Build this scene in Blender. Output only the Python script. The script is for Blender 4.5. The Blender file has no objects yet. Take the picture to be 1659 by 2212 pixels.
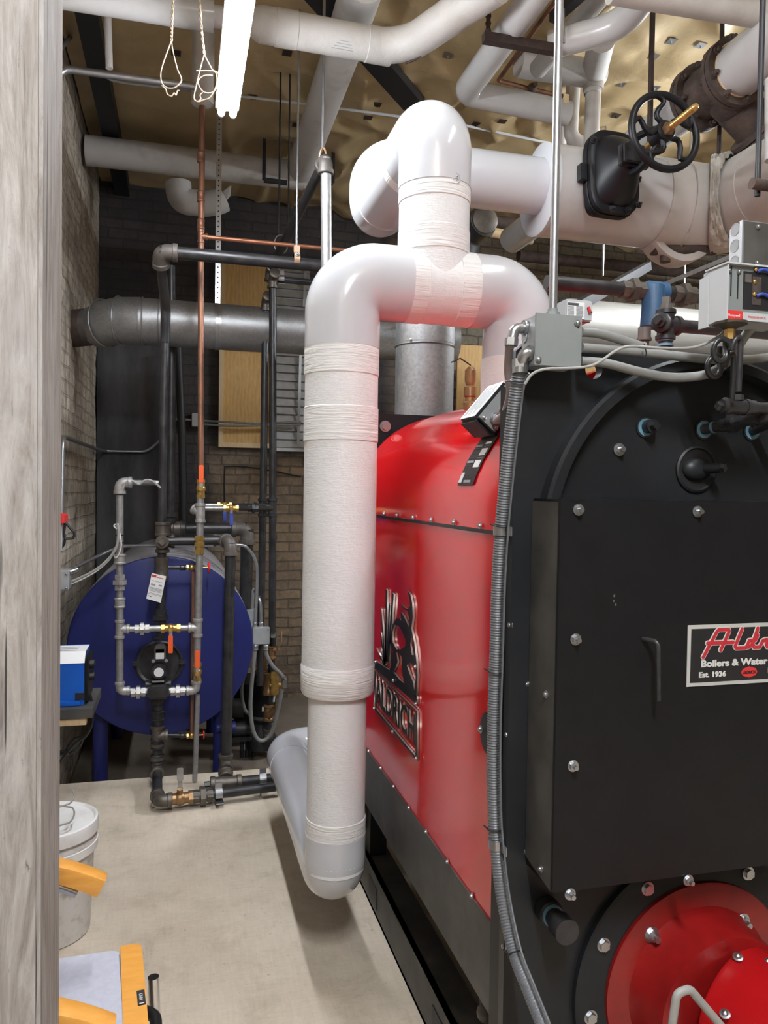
import bpy, bmesh, math, random
from math import sin, cos, tan, atan2, pi, radians, sqrt
from mathutils import Vector as V, Matrix, noise
random.seed(7)
scene = bpy.context.scene
COL = scene.collection
# ------------------------------------------------------------------ camera frame (eye 1.45 m above the floor slab)
TUBE = 155.; EXPO = 1.18
FPX = 1660.0; CX = 829.5; CY = 1106.0
EYE = V((0, 0, 1.45)); YAW = radians(14.8); PITCH = radians(1.54); ROLL = 0.0152
FW = V((sin(YAW) * cos(PITCH), cos(YAW) * cos(PITCH), -sin(PITCH)))
R0 = V((cos(YAW), -sin(YAW), 0)); U0 = R0.cross(FW)
RT = R0 * cos(ROLL) + U0 * sin(ROLL); UP = U0 * cos(ROLL) - R0 * sin(ROLL)
def ray(px, py): return FW + RT * ((px - CX) / FPX) - UP * ((py - CY) / FPX)
def atY(px, py, y):
    d = ray(px, py); return EYE + d * ((y - EYE.y) / d.y)
def atX(px, py, x):
    d = ray(px, py); return EYE + d * ((x - EYE.x) / d.x)
def atZ(px, py, z):
    d = ray(px, py); return EYE + d * ((z - EYE.z) / d.z)
X1 = V((1, 0, 0)); Y1 = V((0, 1, 0)); Z1 = V((0, 0, 1))
cd = bpy.data.cameras.new('camera'); cam = bpy.data.objects.new('camera', cd); COL.objects.link(cam)
cd.sensor_fit = 'HORIZONTAL'; cd.sensor_width = 36; cd.lens = 36 * FPX / 1659; cd.clip_start = 0.02
mw = Matrix((RT, UP, -FW)).transposed().to_4x4(); mw.translation = EYE; cam.matrix_world = mw
scene.camera = cam
vs = scene.view_settings; vs.view_transform = 'Standard'; vs.look = 'None'; vs.gamma = 1; vs.exposure = EXPO; vs.use_curve_mapping = False
# ------------------------------------------------------------------ materials
def _nt(name):
    m = bpy.data.materials.new(name); m.use_nodes = True; nt = m.node_tree; nt.nodes.clear()
    o = nt.nodes.new('ShaderNodeOutputMaterial'); b = nt.nodes.new('ShaderNodeBsdfPrincipled')
    nt.links.new(b.outputs[0], o.inputs[0]); return m, nt, b
def N(nt, t, **k):
    n = nt.nodes.new(t)
    for a, v in k.items():
        if hasattr(n, a): setattr(n, a, v)
        else: n.inputs[a].default_value = v
    return n
def pos(nt, scale=(1, 1, 1)):
    g = nt.nodes.new('ShaderNodeNewGeometry'); m = nt.nodes.new('ShaderNodeMapping'); m.inputs['Scale'].default_value = scale
    nt.links.new(g.outputs['Position'], m.inputs['Vector']); return m.outputs[0]
def ramp(nt, src, stops):
    r = nt.nodes.new('ShaderNodeValToRGB'); e = r.color_ramp.elements
    while len(e) < len(stops): e.new(0.5)
    for q, (p, c) in zip(e, stops): q.position = p; q.color = (*c, 1) if len(c) == 3 else c
    nt.links.new(src, r.inputs[0]); return r.outputs[0]
def noi(nt, vec, scale, detail=4, rough=.6, dist=0):
    n = N(nt, 'ShaderNodeTexNoise', Scale=scale, Detail=detail, Roughness=rough, Distortion=dist); nt.links.new(vec, n.inputs['Vector']); return n.outputs['Fac']
def mix(nt, fac, a, b, mode='MIX'):
    n = nt.nodes.new('ShaderNodeMix'); n.data_type = 'RGBA'; n.blend_type = mode
    for s, v in ((0, fac), (6, a), (7, b)):
        if hasattr(v, 'is_linked') or hasattr(v, 'links'): nt.links.new(v, n.inputs[s])
        else: n.inputs[s].default_value = v if s == 0 else (*v, 1)
    return n.outputs[2]
def bump(nt, b, h, strength=.3, dist=.01):
    n = N(nt, 'ShaderNodeBump', Strength=strength, Distance=dist); nt.links.new(h, n.inputs['Height']); nt.links.new(n.outputs[0], b.inputs['Normal']); return n
def M(name, c, rough=.5, metal=0., c2=None, sc=8, stretch=(1, 1, 1), bs=0, bsc=40, bd=.003, coat=0, lo=.35, hi=.65, r2=None, spec=None):
    m, nt, b = _nt(name)
    b.inputs['Roughness'].default_value = rough; b.inputs['Metallic'].default_value = metal
    b.inputs['Base Color'].default_value = (*c, 1)
    if spec is not None: b.inputs['Specular IOR Level'].default_value = spec
    if coat: b.inputs['Coat Weight'].default_value = coat; b.inputs['Coat Roughness'].default_value = .06
    p = pos(nt, stretch)
    if c2:
        n = noi(nt, p, sc, 6)
        nt.links.new(ramp(nt, n, [(lo, c), (hi, c2)]), b.inputs['Base Color'])
        if r2 is not None:
            nt.links.new(ramp(nt, n, [(lo, (rough,) * 3), (hi, (r2,) * 3)]), b.inputs['Roughness'])
    if bs: bump(nt, b, noi(nt, p, bsc, 5), bs, bd)
    return m
MT = {}
MT['pvc'] = M('gloss_white_pvc', (.53, .54, .57), .16, coat=.4, c2=(.50, .51, .54), sc=3)
MT['oldpvc'] = M('old_white_pvc', (.44, .43, .425), .25, c2=(.37, .355, .34), sc=5, coat=.2, lo=.5, hi=.8)
def canvas():
    m, nt, b = _nt('painted_canvas_wrap'); p = pos(nt)
    b.inputs['Roughness'].default_value = .42
    n1 = noi(nt, p, 6, 5); nt.links.new(ramp(nt, n1, [(.3, (.67, .67, .67)), (.7, (.72, .72, .725))]), b.inputs['Base Color'])
    a = noi(nt, pos(nt, (10, 10, 90)), 3, 4, .7, .6); c = noi(nt, p, 45, 4)
    mm = N(nt, 'ShaderNodeMath', operation='MULTIPLY_ADD'); nt.links.new(a, mm.inputs[0]); mm.inputs[1].default_value = .7; nt.links.new(c, mm.inputs[2])
    bump(nt, b, mm.outputs[0], .55, .004); return m
MT['canvas'] = canvas()
def canvasband():
    m, nt, b = _nt('brushed_mastic_band'); b.inputs['Roughness'].default_value = .4
    p = pos(nt, (2, 2, 34)); b.inputs['Base Color'].default_value = (.72, .715, .705, 1)
    bump(nt, b, noi(nt, p, 3.2, 5, .6, .9), .9, .006); return m
MT['band'] = canvasband()
MT['oldwrap'] = M('old_pipe_wrap', (.44, .415, .39), .5, c2=(.34, .30, .26), sc=6, bs=.4, bsc=25, bd=.006, lo=.45, hi=.85)
MT['greywrap'] = M('dusty_pipe_wrap', (.48, .46, .445), .6, c2=(.32, .30, .285), sc=7, bs=.3, bsc=30, bd=.004, lo=.5, hi=.8)
MT['cement'] = M('cracked_lagging_cement', (.50, .47, .42), .85, c2=(.33, .30, .25), sc=14, bs=.9, bsc=35, bd=.012)
MT['red'] = M('gloss_red_paint', (.66, .008, .012), .11, c2=(.60, .007, .010), sc=2, coat=.2)
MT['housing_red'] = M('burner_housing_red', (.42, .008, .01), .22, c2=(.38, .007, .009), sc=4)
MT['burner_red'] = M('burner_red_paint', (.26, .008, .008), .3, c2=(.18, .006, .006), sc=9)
MT['blk'] = M('satin_black_steel', (.012, .013, .015), .30, c2=(.016, .017, .019), sc=5, r2=.42, bs=.05, bsc=60, spec=.25)
MT['cast'] = M('black_cast_iron', (.006, .006, .008), .42, spec=.28, bs=.1, bsc=120, bd=.001)
MT['blkc'] = M('black_powder_coat', (.007, .007, .008), .42, c2=(.009, .009, .010), sc=18, spec=.22)
MT['skid'] = M('dusty_black_skid', (.03, .029, .028), .5, c2=(.07, .066, .06), sc=9)
MT['iron'] = M('black_iron_pipe', (.022, .022, .025), .30, metal=.35, c2=(.045, .043, .045), sc=18, r2=.45)
MT['fit'] = M('malleable_fitting', (.085, .075, .066), .45, metal=.6, c2=(.14, .12, .10), sc=22, bs=.2, bsc=90)
MT['greyfit'] = M('grey_fitting', (.115, .10, .09), .5, metal=.15, c2=(.08, .07, .063), sc=20, bs=.2, bsc=80)
MT['galvp'] = M('galvanized_pipe', (.42, .42, .42), .38, metal=.75, c2=(.30, .30, .30), sc=30, r2=.5)
MT['galvf'] = M('galvanized_fitting', (.45, .44, .43), .45, metal=.6, c2=(.33, .32, .31), sc=40)
MT['zinc'] = M('zinc_plate', (.42, .43, .45), .3, metal=.95)
MT['emt'] = M('emt_conduit', (.46, .47, .50), .32, metal=.9, c2=(.38, .39, .42), sc=60)
def galv():
    m, nt, b = _nt('galvanized_sheet'); p = pos(nt); b.inputs['Metallic'].default_value = .9
    vo = N(nt, 'ShaderNodeTexVoronoi', Scale=110.); nt.links.new(p, vo.inputs['Vector'])
    n = noi(nt, p, 5, 5)
    c = ramp(nt, vo.outputs['Color'], [(0, (.30, .31, .32)), (1, (.46, .47, .48))])
    nt.links.new(mix(nt, .35, c, ramp(nt, n, [(.3, (.22, .22, .22)), (.7, (.42, .42, .43))])), b.inputs['Base Color'])
    nt.links.new(ramp(nt, vo.outputs['Color'], [(0, (.40,) * 3), (1, (.52,) * 3)]), b.inputs['Roughness'])
    bump(nt, b, noi(nt, p, 4, 3), .15, .02); return m
MT['galv'] = galv()
MT['dullgalv'] = M('dusty_galvanized', (.24, .23, .21), .6, metal=.4, c2=(.17, .16, .145), sc=5, stretch=(.4, 1, 3))
MT['alu'] = M('aluminium_slats', (.55, .56, .57), .4, metal=.7, c2=(.45, .46, .47), sc=20)
MT['copper'] = M('copper_pipe', (.30, .135, .08), .42, metal=.6, c2=(.15, .08, .055), sc=14, r2=.5, stretch=(1, 1, .4))
MT['copperhot'] = M('bright_copper', (.34, .14, .08), .4, metal=.6)
MT['hangcu'] = M('copper_hanger', (.52, .33, .22), .4, metal=.5, c2=(.42, .26, .17), sc=30)
MT['wire'] = M('aged_copper_wire', (.24, .17, .115), .5, metal=.3)
MT['brass'] = M('brass', (.56, .37, .12), .32, metal=.8, c2=(.40, .25, .08), sc=40)
MT['bronze'] = M('bronze_valve', (.36, .21, .10), .38, metal=.7, c2=(.24, .14, .07), sc=40)
MT['rust'] = M('rusted_iron', (.095, .062, .048), .75, metal=.2, c2=(.045, .034, .030), sc=18, bs=.7, bsc=60, bd=.004)
MT['rustrod'] = M('rusty_rod', (.06, .035, .028), .7, metal=.3, c2=(.03, .022, .02), sc=30)
MT['darksteel'] = M('dark_steel', (.03, .03, .033), .5, metal=.5)
MT['orange'] = M('orange_vinyl', (.80, .11, .02), .4)
MT['bluegrip'] = M('blue_vinyl', (.03, .06, .30), .4)
MT['redknob'] = M('red_handwheel', (.55, .02, .03), .4)
MT['tank'] = M('blue_tank_paint', (.013, .017, .10), .42, c2=(.016, .021, .12), sc=3, spec=.3)
MT['tankwrap'] = M('grey_tank_jacket', (.36, .34, .36), .55, c2=(.28, .27, .29), sc=10)
MT['flex'] = M('grey_flex_conduit', (.20, .20, .195), .45, c2=(.165, .165, .16), sc=20)
MT['flexd'] = M('dark_flex_conduit', (.11, .115, .125), .4)
MT['flexm'] = M('mauve_grey_conduit', (.27, .22, .22), .5)
MT['cable'] = M('grey_cable', (.27, .265, .255), .5)
MT['whitecable'] = M('white_cable', (.62, .61, .58), .5)
MT['blackcable'] = M('black_cable', (.012, .012, .013), .35)
MT['jbox'] = M('grey_box_enamel', (.17, .185, .185), .40, c2=(.20, .215, .215), sc=6)
MT['zbox'] = M('zinc_box', (.42, .44, .46), .4, metal=.6, c2=(.5, .52, .54), sc=18)
MT['ltgrey'] = M('light_grey_enamel', (.40, .41, .42), .4)
MT['cutedge'] = M('laser_cut_edge', (.40, .37, .33), .35, metal=.7)
MT['plug'] = M('ink_black', (.01, .01, .012), .5)
MT['paper'] = M('white_paper', (.72, .72, .72), .6)
MT['label'] = M('white_label', (.66, .67, .68), .4)
MT['labred'] = M('red_label', (.55, .03, .03), .45)
MT['ink'] = M('dark_print', (.05, .05, .055), .6)
MT['greyink'] = M('grey_print', (.28, .28, .29), .6)
MT['signframe'] = M('sign_border_grey', (.42, .42, .40), .5)
MT['signred'] = M('sign_red', (.42, .02, .03), .5)
MT['signwhite'] = M('sign_white', (.55, .54, .52), .5)
MT['tealring'] = M('thread_sealant', (.10, .21, .28), .5)
MT['bluewrap'] = M('blue_wrap', (.018, .062, .135), .55, c2=(.025, .08, .165), sc=12, bs=.3, bsc=30, bd=.006)
MT['bluebox'] = M('bright_blue_enamel', (.005, .085, .44), .28, c2=(.006, .10, .48), sc=4)
MT['bucket'] = M('dirty_white_plastic', (.60, .59, .565), .35, c2=(.33, .30, .26), sc=22, lo=.50, hi=.72)
MT['lid'] = M('white_plastic_lid', (.74, .74, .73), .35, c2=(.58, .56, .54), sc=9, lo=.55, hi=.8)
def wood(name, a, b_, sc=(2, 2, 2), rough=.35, wave=3., axis='X', coat=0):
    m, nt, b = _nt(name); p = pos(nt, sc); w = N(nt, 'ShaderNodeTexWave', Scale=wave, Distortion=6., Detail=3.); w.bands_direction = axis
    w.inputs['Detail Scale'].default_value = 1.5; nt.links.new(p, w.inputs['Vector'])
    n = noi(nt, p, 14, 5); nt.links.new(mix(nt, .72, ramp(nt, w.outputs['Fac'], [(.1, a), (.9, b_)]), ramp(nt, n, [(.3, a), (.7, b_)])), b.inputs['Base Color'])
    b.inputs['Roughness'].default_value = rough
    if coat: b.inputs['Coat Weight'].default_value = coat; b.inputs['Coat Roughness'].default_value = .1
    return m
MT['beech'] = wood('orange_beech', (.62, .27, .045), (.72, .35, .07), (1.5, 6, 6), .3, 2., 'Z', .4)
MT['ply'] = wood('plywood', (.60, .38, .14), (.44, .26, .09), (5, 1, 1.2), .6, 2.2, 'X')
MT['pine'] = wood('pale_pine', (.62, .47, .28), (.52, .38, .21), (7, 1, 1), .6, 2., 'X')
MT['fabric'] = M('grey_fabric', (.42, .43, .50), .85, c2=(.37, .38, .45), sc=60, bs=.3, bsc=300, bd=.001)
MT['chrome'] = M('chrome', (.75, .76, .78), .12, metal=1)
MT['shelf'] = M('black_shelf_board', (.035, .034, .033), .55, c2=(.06, .058, .055), sc=14)
def brickmat(name, c1, c2, mortar, grime, gl=.45, gh=.62, rough=.85, rot=None, bs=.8, extra=None):
    m, nt, b = _nt(name); b.inputs['Roughness'].default_value = rough
    g = nt.nodes.new('ShaderNodeNewGeometry'); mp = nt.nodes.new('ShaderNodeMapping')
    sx = nt.nodes.new('ShaderNodeSeparateXYZ'); nt.links.new(g.outputs['Position'], sx.inputs[0]); cx = nt.nodes.new('ShaderNodeCombineXYZ')
    nt.links.new(sx.outputs['Y' if rot else 'X'], cx.inputs[0]); nt.links.new(sx.outputs['Z'], cx.inputs[1])
    wob = noi(nt, g.outputs['Position'], 5, 3)
    ad = N(nt, 'ShaderNodeVectorMath', operation='ADD'); nt.links.new(cx.outputs[0], ad.inputs[0])
    sc = N(nt, 'ShaderNodeMath', operation='MULTIPLY'); nt.links.new(wob, sc.inputs[0]); sc.inputs[1].default_value = .03
    cc = nt.nodes.new('ShaderNodeCombineXYZ'); nt.links.new(sc.outputs[0], cc.inputs[0]); nt.links.new(sc.outputs[0], cc.inputs[1]); nt.links.new(cc.outputs[0], ad.inputs[1])
    br = N(nt, 'ShaderNodeTexBrick', Scale=1.); br.inputs['Brick Width'].default_value = .21; br.inputs['Row Height'].default_value = .075
    br.inputs['Mortar Size'].default_value = .007; br.inputs['Mortar Smooth'].default_value = .35
    br.inputs['Color1'].default_value = (*c1, 1); br.inputs['Color2'].default_value = (*c2, 1); br.inputs['Mortar'].default_value = (*mortar, 1)
    nt.links.new(ad.outputs[0], br.inputs['Vector'])
    n = noi(nt, g.outputs['Position'], 2.2, 8, .7); n2 = noi(nt, g.outputs['Position'], 28, 5)
    col = mix(nt, ramp(nt, n, [(gl, (0,) * 3), (gh, (1,) * 3)]), br.outputs['Color'], grime)
    col = mix(nt, .55, col, ramp(nt, n2, [(.3, (.35,) * 3), (.7, (1,) * 3)]), 'MULTIPLY')
    if rot:
        sk = noi(nt, pos(nt, (7, 7, .8)), 2.2, 7, .7, .5); col = mix(nt, .85, col, ramp(nt, sk, [(.34, (.45, .41, .38)), (.54, (1,) * 3)]), 'MULTIPLY')
    if extra: col = extra(nt, sx, col, g)
    nt.links.new(col, b.inputs['Base Color'])
    mm = N(nt, 'ShaderNodeMath', operation='MULTIPLY_ADD'); nt.links.new(n2, mm.inputs[0]); mm.inputs[1].default_value = .8
    iv = N(nt, 'ShaderNodeMath', operation='SUBTRACT'); iv.inputs[0].default_value = 1; nt.links.new(br.outputs['Fac'], iv.inputs[1]); nt.links.new(iv.outputs[0], mm.inputs[2])
    bump(nt, b, mm.outputs[0], bs, .012); return m
def sooty(nt, sx, col, g):      # upper part of the rear wall is coated black, the far right is bare tan masonry
    n = noi(nt, g.outputs['Position'], 3, 5)
    def edge(sock, a, b_, k=.25):
        ad = N(nt, 'ShaderNodeMath', operation='MULTIPLY_ADD'); nt.links.new(n, ad.inputs[0]); ad.inputs[1].default_value = k; nt.links.new(sock, ad.inputs[2])
        mr = N(nt, 'ShaderNodeMapRange'); mr.inputs['From Min'].default_value = a; mr.inputs['From Max'].default_value = b_; nt.links.new(ad.outputs[0], mr.inputs[0]); return mr.outputs[0]
    up = edge(sx.outputs['Z'], 1.75, 1.95); lf = edge(sx.outputs['X'], .38, .28, .2)
    mx = N(nt, 'ShaderNodeMath', operation='MAXIMUM'); nt.links.new(up, mx.inputs[0]); nt.links.new(lf, mx.inputs[1])
    rt = edge(sx.outputs['X'], 1.75, 1.6, .05); mn = N(nt, 'ShaderNodeMath', operation='MULTIPLY'); nt.links.new(mx.outputs[0], mn.inputs[0]); nt.links.new(rt, mn.inputs[1])
    s = N(nt, 'ShaderNodeMath', operation='MULTIPLY'); nt.links.new(mn.outputs[0], s.inputs[0]); s.inputs[1].default_value = .88
    return mix(nt, s.outputs[0], col, (.022, .022, .029))
MT['brickL'] = brickmat('grey_painted_brick', (.68, .60, .49), (.58, .51, .42), (.45, .40, .33), (.32, .275, .225), .44, .62, rot=True, bs=1.)
MT['brickB'] = brickmat('brown_brick', (.34, .25, .16), (.25, .18, .125), (.17, .135, .10), (.11, .088, .07), .45, .65, extra=sooty)
MT['tan'] = brickmat('tan_block', (.30, .26, .20), (.26, .225, .175), (.17, .145, .11), (.16, .135, .10), .5, .75)
MT['slabwall'] = M('stained_concrete', (.075, .072, .075), .8, c2=(.022, .022, .025), sc=3, stretch=(2, 2, .5), bs=.3, bsc=25)
def concrete():
    m, nt, b = _nt('broom_concrete'); p = pos(nt); b.inputs['Roughness'].default_value = .75
    n = noi(nt, p, 2.3, 9, .68, .3); st = noi(nt, pos(nt, (30, 3.0, 1)), 3, 6, .65, .6); sp = noi(nt, p, 70, 4); bl = noi(nt, p, 7, 7, .7, .5); cr = noi(nt, pos(nt, (5, 40, 1)), 3, 4)
    c = ramp(nt, n, [(.3, (.47, .398, .312)), (.55, (.575, .498, .40)), (.72, (.645, .562, .458))])
    c = mix(nt, .30, c, ramp(nt, st, [(.3, (.68,) * 3), (.65, (1,) * 3)]), 'MULTIPLY'); c = mix(nt, .55, c, ramp(nt, bl, [(.33, (.72, .70, .67)), (.5, (1,) * 3)]), 'MULTIPLY')
    c = mix(nt, .7, c, ramp(nt, sp, [(.27, (.45,) * 3), (.36, (1,) * 3)]), 'MULTIPLY'); c = mix(nt, .25, c, ramp(nt, cr, [(.3, (.7,) * 3), (.6, (1,) * 3)]), 'MULTIPLY')
    nt.links.new(c, b.inputs['Base Color']); bump(nt, b, bl, .25, .004); return m
MT['floor'] = concrete()
MT['lowfloor'] = M('old_brown_floor', (.20, .165, .13), .7, c2=(.15, .12, .095), sc=4)
def fabricmat():
    m, nt, b = _nt('insulation_facing'); p = pos(nt); b.inputs['Roughness'].default_value = .42
    n = noi(nt, p, 2.2, 6, .6, .5); nt.links.new(ramp(nt, n, [(.3, (.40, .298, .158)), (.7, (.54, .42, .245))]), b.inputs['Base Color'])
    b.inputs['Metallic'].default_value = .15
    bump(nt, b, noi(nt, p, 9, 5, .6, .4), .25, .02); return m
MT['ceil'] = fabricmat()
def postwood():
    m, nt, b = _nt('weathered_post'); b.inputs['Roughness'].default_value = .75
    n = noi(nt, pos(nt, (34, 34, 3.2)), 2.0, 9, .72, 1.3); k = noi(nt, pos(nt, (60, 60, 9)), 2.2, 6, .75, .8); big = noi(nt, pos(nt, (16, 16, 4)), 1.6, 6, .7, .6); cr = noi(nt, pos(nt, (38, 38, .5)), 2.6, 3, .5, .3)
    c = ramp(nt, n, [(.30, (.17, .14, .13)), (.45, (.27, .24, .22)), (.55, (.34, .31, .29)), (.7, (.46, .43, .41))])
    c = mix(nt, ramp(nt, big, [(.46, (0,) * 3), (.66, (.75,) * 3)]), c, (.44, .42, .41))
    c = mix(nt, 1., c, ramp(nt, k, [(.28, (.14,) * 3), (.36, (1,) * 3)]), 'MULTIPLY')
    c = mix(nt, 1., c, ramp(nt, cr, [(.30, (.12,) * 3), (.325, (1,) * 3)]), 'MULTIPLY')
    nt.links.new(c, b.inputs['Base Color']); bump(nt, b, n, .6, .004); return m
MT['post'] = postwood()
def emis(name, c, s):
    m = bpy.data.materials.new(name); m.use_nodes = True; nt = m.node_tree; nt.nodes.clear()
    o = nt.nodes.new('ShaderNodeOutputMaterial'); e = nt.nodes.new('ShaderNodeEmission'); e.inputs[0].default_value = (*c, 1); e.inputs[1].default_value = s
    nt.links.new(e.outputs[0], o.inputs[0]); return m
LC = (.90, .95, 1.0)
MT['tube'] = emis('lit_fluorescent_tube', LC, TUBE * .50); MT['tubed'] = emis('lit_fluorescent_tube', LC, TUBE * 1.2); MT['tubeb'] = emis('lit_fluorescent_tube', LC, TUBE * 1.9); MT['tubec'] = emis('lit_fluorescent_tube', LC, TUBE * .22)
MT['fixture'] = M('white_fixture_enamel', (.75, .75, .76), .35)
MT['clear'] = None
# ------------------------------------------------------------------ mesh helpers
def frame(ax):
    ax = ax.normalized(); t = V((0, 0, 1)) if abs(ax.z) < .9 else V((1, 0, 0))
    u = ax.cross(t).normalized(); return ax, u, ax.cross(u)
def fillet(pts, fil, n=8):
    if not fil: return [V(p) for p in pts]
    out = [V(pts[0])]
    for i in range(1, len(pts) - 1):
        a, p, c = V(pts[i - 1]), V(pts[i]), V(pts[i + 1]); f = fil[i] if isinstance(fil, (list, tuple)) else fil
        d1 = a - p; d2 = c - p; l1, l2 = d1.length, d2.length
        if l1 < 1e-6 or l2 < 1e-6: continue
        d1 /= l1; d2 /= l2; co = max(-1, min(1, d1.dot(d2))); ang = math.acos(co)
        if ang > pi - .02 or not f: out.append(p); continue
        t = min(f / tan(ang / 2), l1 * .499, l2 * .499); r = t * tan(ang / 2)
        bis = (d1 + d2).normalized(); ctr = p + bis * (r / sin(ang / 2)); s = p + d1 * t - ctr; e = p + d2 * t - ctr; th = pi - ang
        for k in range(n + 1):
            u = k / n; out.append(ctr + s * (sin((1 - u) * th) / sin(th)) + e * (sin(u * th) / sin(th)))
    out.append(V(pts[-1])); return out
class MB:
    def __init__(s): s.bm = bmesh.new()
    def quadring(s, rings, closed=False, cap=True):
        n = len(rings[0]); R = [[s.bm.verts.new(p) for p in r] for r in rings]
        for i in range(len(R) - (0 if closed else 1)):
            a, b = R[i], R[(i + 1) % len(R)]
            for k in range(n): s.bm.faces.new((a[k], a[(k + 1) % n], b[(k + 1) % n], b[k]))
        if cap and not closed: s.bm.faces.new(R[0][::-1]); s.bm.faces.new(R[-1])
        return s
    def tube(s, pts, r, fil=0, seg=16, cap=True, closed=False, n=8):
        P = fillet(pts, fil, n) if not closed else [V(p) for p in pts]
        Q = [P[0]]
        for p in P[1:]:
            if (p - Q[-1]).length > 1e-5: Q.append(p)
        P = Q; m = len(P); T = []
        for i in range(m):
            a = P[i - 1] if (i or closed) else P[0]; b = P[(i + 1) % m] if (i < m - 1 or closed) else P[-1]; T.append((b - a).normalized())
        _, u, _ = frame(T[0]); rings = []
        for i in range(m):
            if i:
                q = T[i - 1].rotation_difference(T[i]); u = q @ u
            w = T[i].cross(u); rr = r[i] if isinstance(r, list) else (r(i / (m - 1)) if callable(r) else r)
            rings.append([P[i] + (u * cos(2 * pi * k / seg) + w * sin(2 * pi * k / seg)) * rr for k in range(seg)])
        return s.quadring(rings, closed, cap)
    def cyl(s, a, b, r, r2=None, seg=20):
        a, b = V(a), V(b); ax, u, w = frame(b - a); r2 = r if r2 is None else r2
        return s.quadring([[p + (u * cos(2 * pi * k / seg) + w * sin(2 * pi * k / seg)) * q for k in range(seg)] for p, q in ((a, r), (b, r2))])
    def lathe(s, o, ax, prof, seg=32, cap=True):
        o = V(o); ax, u, w = frame(V(ax))
        return s.quadring([[o + ax * t + (u * cos(2 * pi * k / seg) + w * sin(2 * pi * k / seg)) * max(q, 1e-4) for k in range(seg)] for t, q in prof], False, cap)
    def box(s, a, b, bev=0, mtx=None):
        a, b = V(a), V(b); r = bmesh.ops.create_cube(s.bm, size=1); vs_ = r['verts']
        for v in vs_:
            v.co = V([(a[i] + b[i]) / 2 + v.co[i] * (b[i] - a[i]) for i in range(3)])
        if bev:
            es = list({e for v in vs_ for e in v.link_edges}); rr = bmesh.ops.bevel(s.bm, geom=es, offset=bev, segments=2, affect='EDGES'); vs_ = list({v for f in rr['faces'] for v in f.verts} | {v for v in vs_ if v.is_valid})
        if mtx is not None:
            for v in vs_: v.co = mtx @ v.co
        return s
    def obox(s, c, ex, ey, ez, bev=0):      # box from a centre and three half-extent vectors
        c, ex, ey, ez = V(c), V(ex), V(ey), V(ez); m = Matrix((ex.normalized(), ey.normalized(), ez.normalized())).transposed().to_4x4(); m.translation = c
        l = V((ex.length, ey.length, ez.length)); return s.box(-l, l, bev, m)
    def bar(s, a, b, w, h, up=None, bev=0):
        a, b = V(a), V(b); d = (b - a) / 2; up = V(up) if up is not None else Z1; side = d.cross(up).normalized(); u = side.cross(d).normalized()
        return s.obox((a + b) / 2, d, side * w / 2, u * h / 2, bev)
    def prism(s, pts, vec):
        pts = [V(p) for p in pts]; vec = V(vec)
        a = [s.bm.verts.new(p) for p in pts]; b = [s.bm.verts.new(p + vec) for p in pts]; n = len(a)
        for k in range(n): s.bm.faces.new((a[k], a[(k + 1) % n], b[(k + 1) % n], b[k]))
        s.bm.faces.new(a[::-1]); s.bm.faces.new(b); return s
    def ball(s, c, r, sc=(1, 1, 1), seg=16):
        m = Matrix.Translation(V(c)) @ Matrix.Diagonal((sc[0] * r, sc[1] * r, sc[2] * r, 1)); bmesh.ops.create_uvsphere(s.bm, u_segments=seg, v_segments=seg // 2, radius=1, matrix=m); return s
    def hexa(s, a, b, r): return s.cyl(a, b, r, seg=6)
    def build(s, name, mat, parent=None, loc=None, ang=35, smooth=True):
        me = bpy.data.meshes.new(name); bmesh.ops.recalc_face_normals(s.bm, faces=s.bm.faces[:])
        root = parent
        while root is not None and root.parent is not None: root = root.parent
        off = V(root.location) if root is not None else V(loc if loc is not None else centre(s.bm))
        for v in s.bm.verts: v.co -= off
        s.bm.to_mesh(me); s.bm.free()
        if smooth:
            for p in me.polygons: p.use_smooth = True
            me.set_sharp_from_angle(angle=radians(ang))
        me.materials.append(MT[mat] if isinstance(mat, str) else mat)
        o = bpy.data.objects.new(name, me); COL.objects.link(o)
        if parent is not None: o.parent = parent
        else: o.location = off
        return o
def centre(bm):
    xs = [v.co for v in bm.verts]; return V([(min(p[i] for p in xs) + max(p[i] for p in xs)) / 2 if i < 2 else min(p[2] for p in xs) for i in range(3)])
def tag(o, label, cat, group=None):
    o['label'] = label; o['category'] = cat
    if group: o['group'] = group
    return o
def thing(name, label, cat, loc=(0, 0, 0), group=None):
    o = bpy.data.objects.new(name, None); o.empty_display_size = .05; COL.objects.link(o); o.location = loc
    return tag(o, label, cat, group)
def struct(o): o['kind'] = 'structure'; return o
def lab(o, t): o['label'] = t; return o
def inst(src, loc, rot=None, parent=None):      # another object on the same mesh data
    o = src.copy(); COL.objects.link(o); o.parent = parent or src.parent; o.location = loc
    if rot is not None: o.rotation_mode = 'QUATERNION'; o.rotation_quaternion = rot
    return o
def rel(p, parent):
    r = parent
    while r.parent is not None: r = r.parent
    return V(p) - V(r.location)
def bolts(parent, pts, ax, r=.008, name='bolt', mat='zinc', stud=True, washer=True):
    ax = V(ax).normalized(); m = MB()
    if washer: m.cyl((0, 0, 0), Z1 * r * .25, r * 1.5, seg=16)
    m.hexa(Z1 * r * .2, Z1 * r * 1.0, r * 1.1)
    if stud: m.cyl(Z1 * r, Z1 * r * 2.1, r * .6, seg=10)
    q = Z1.rotation_difference(ax); first = None
    for p in pts:
        if first is None:
            first = m.build(name, mat, parent); first.location = rel(p, parent); first.rotation_mode = 'QUATERNION'; first.rotation_quaternion = q
            for v in first.data.vertices: v.co += rel((0, 0, 0), parent) * -1
        else: inst(first, rel(p, parent), q)
    return first
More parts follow.
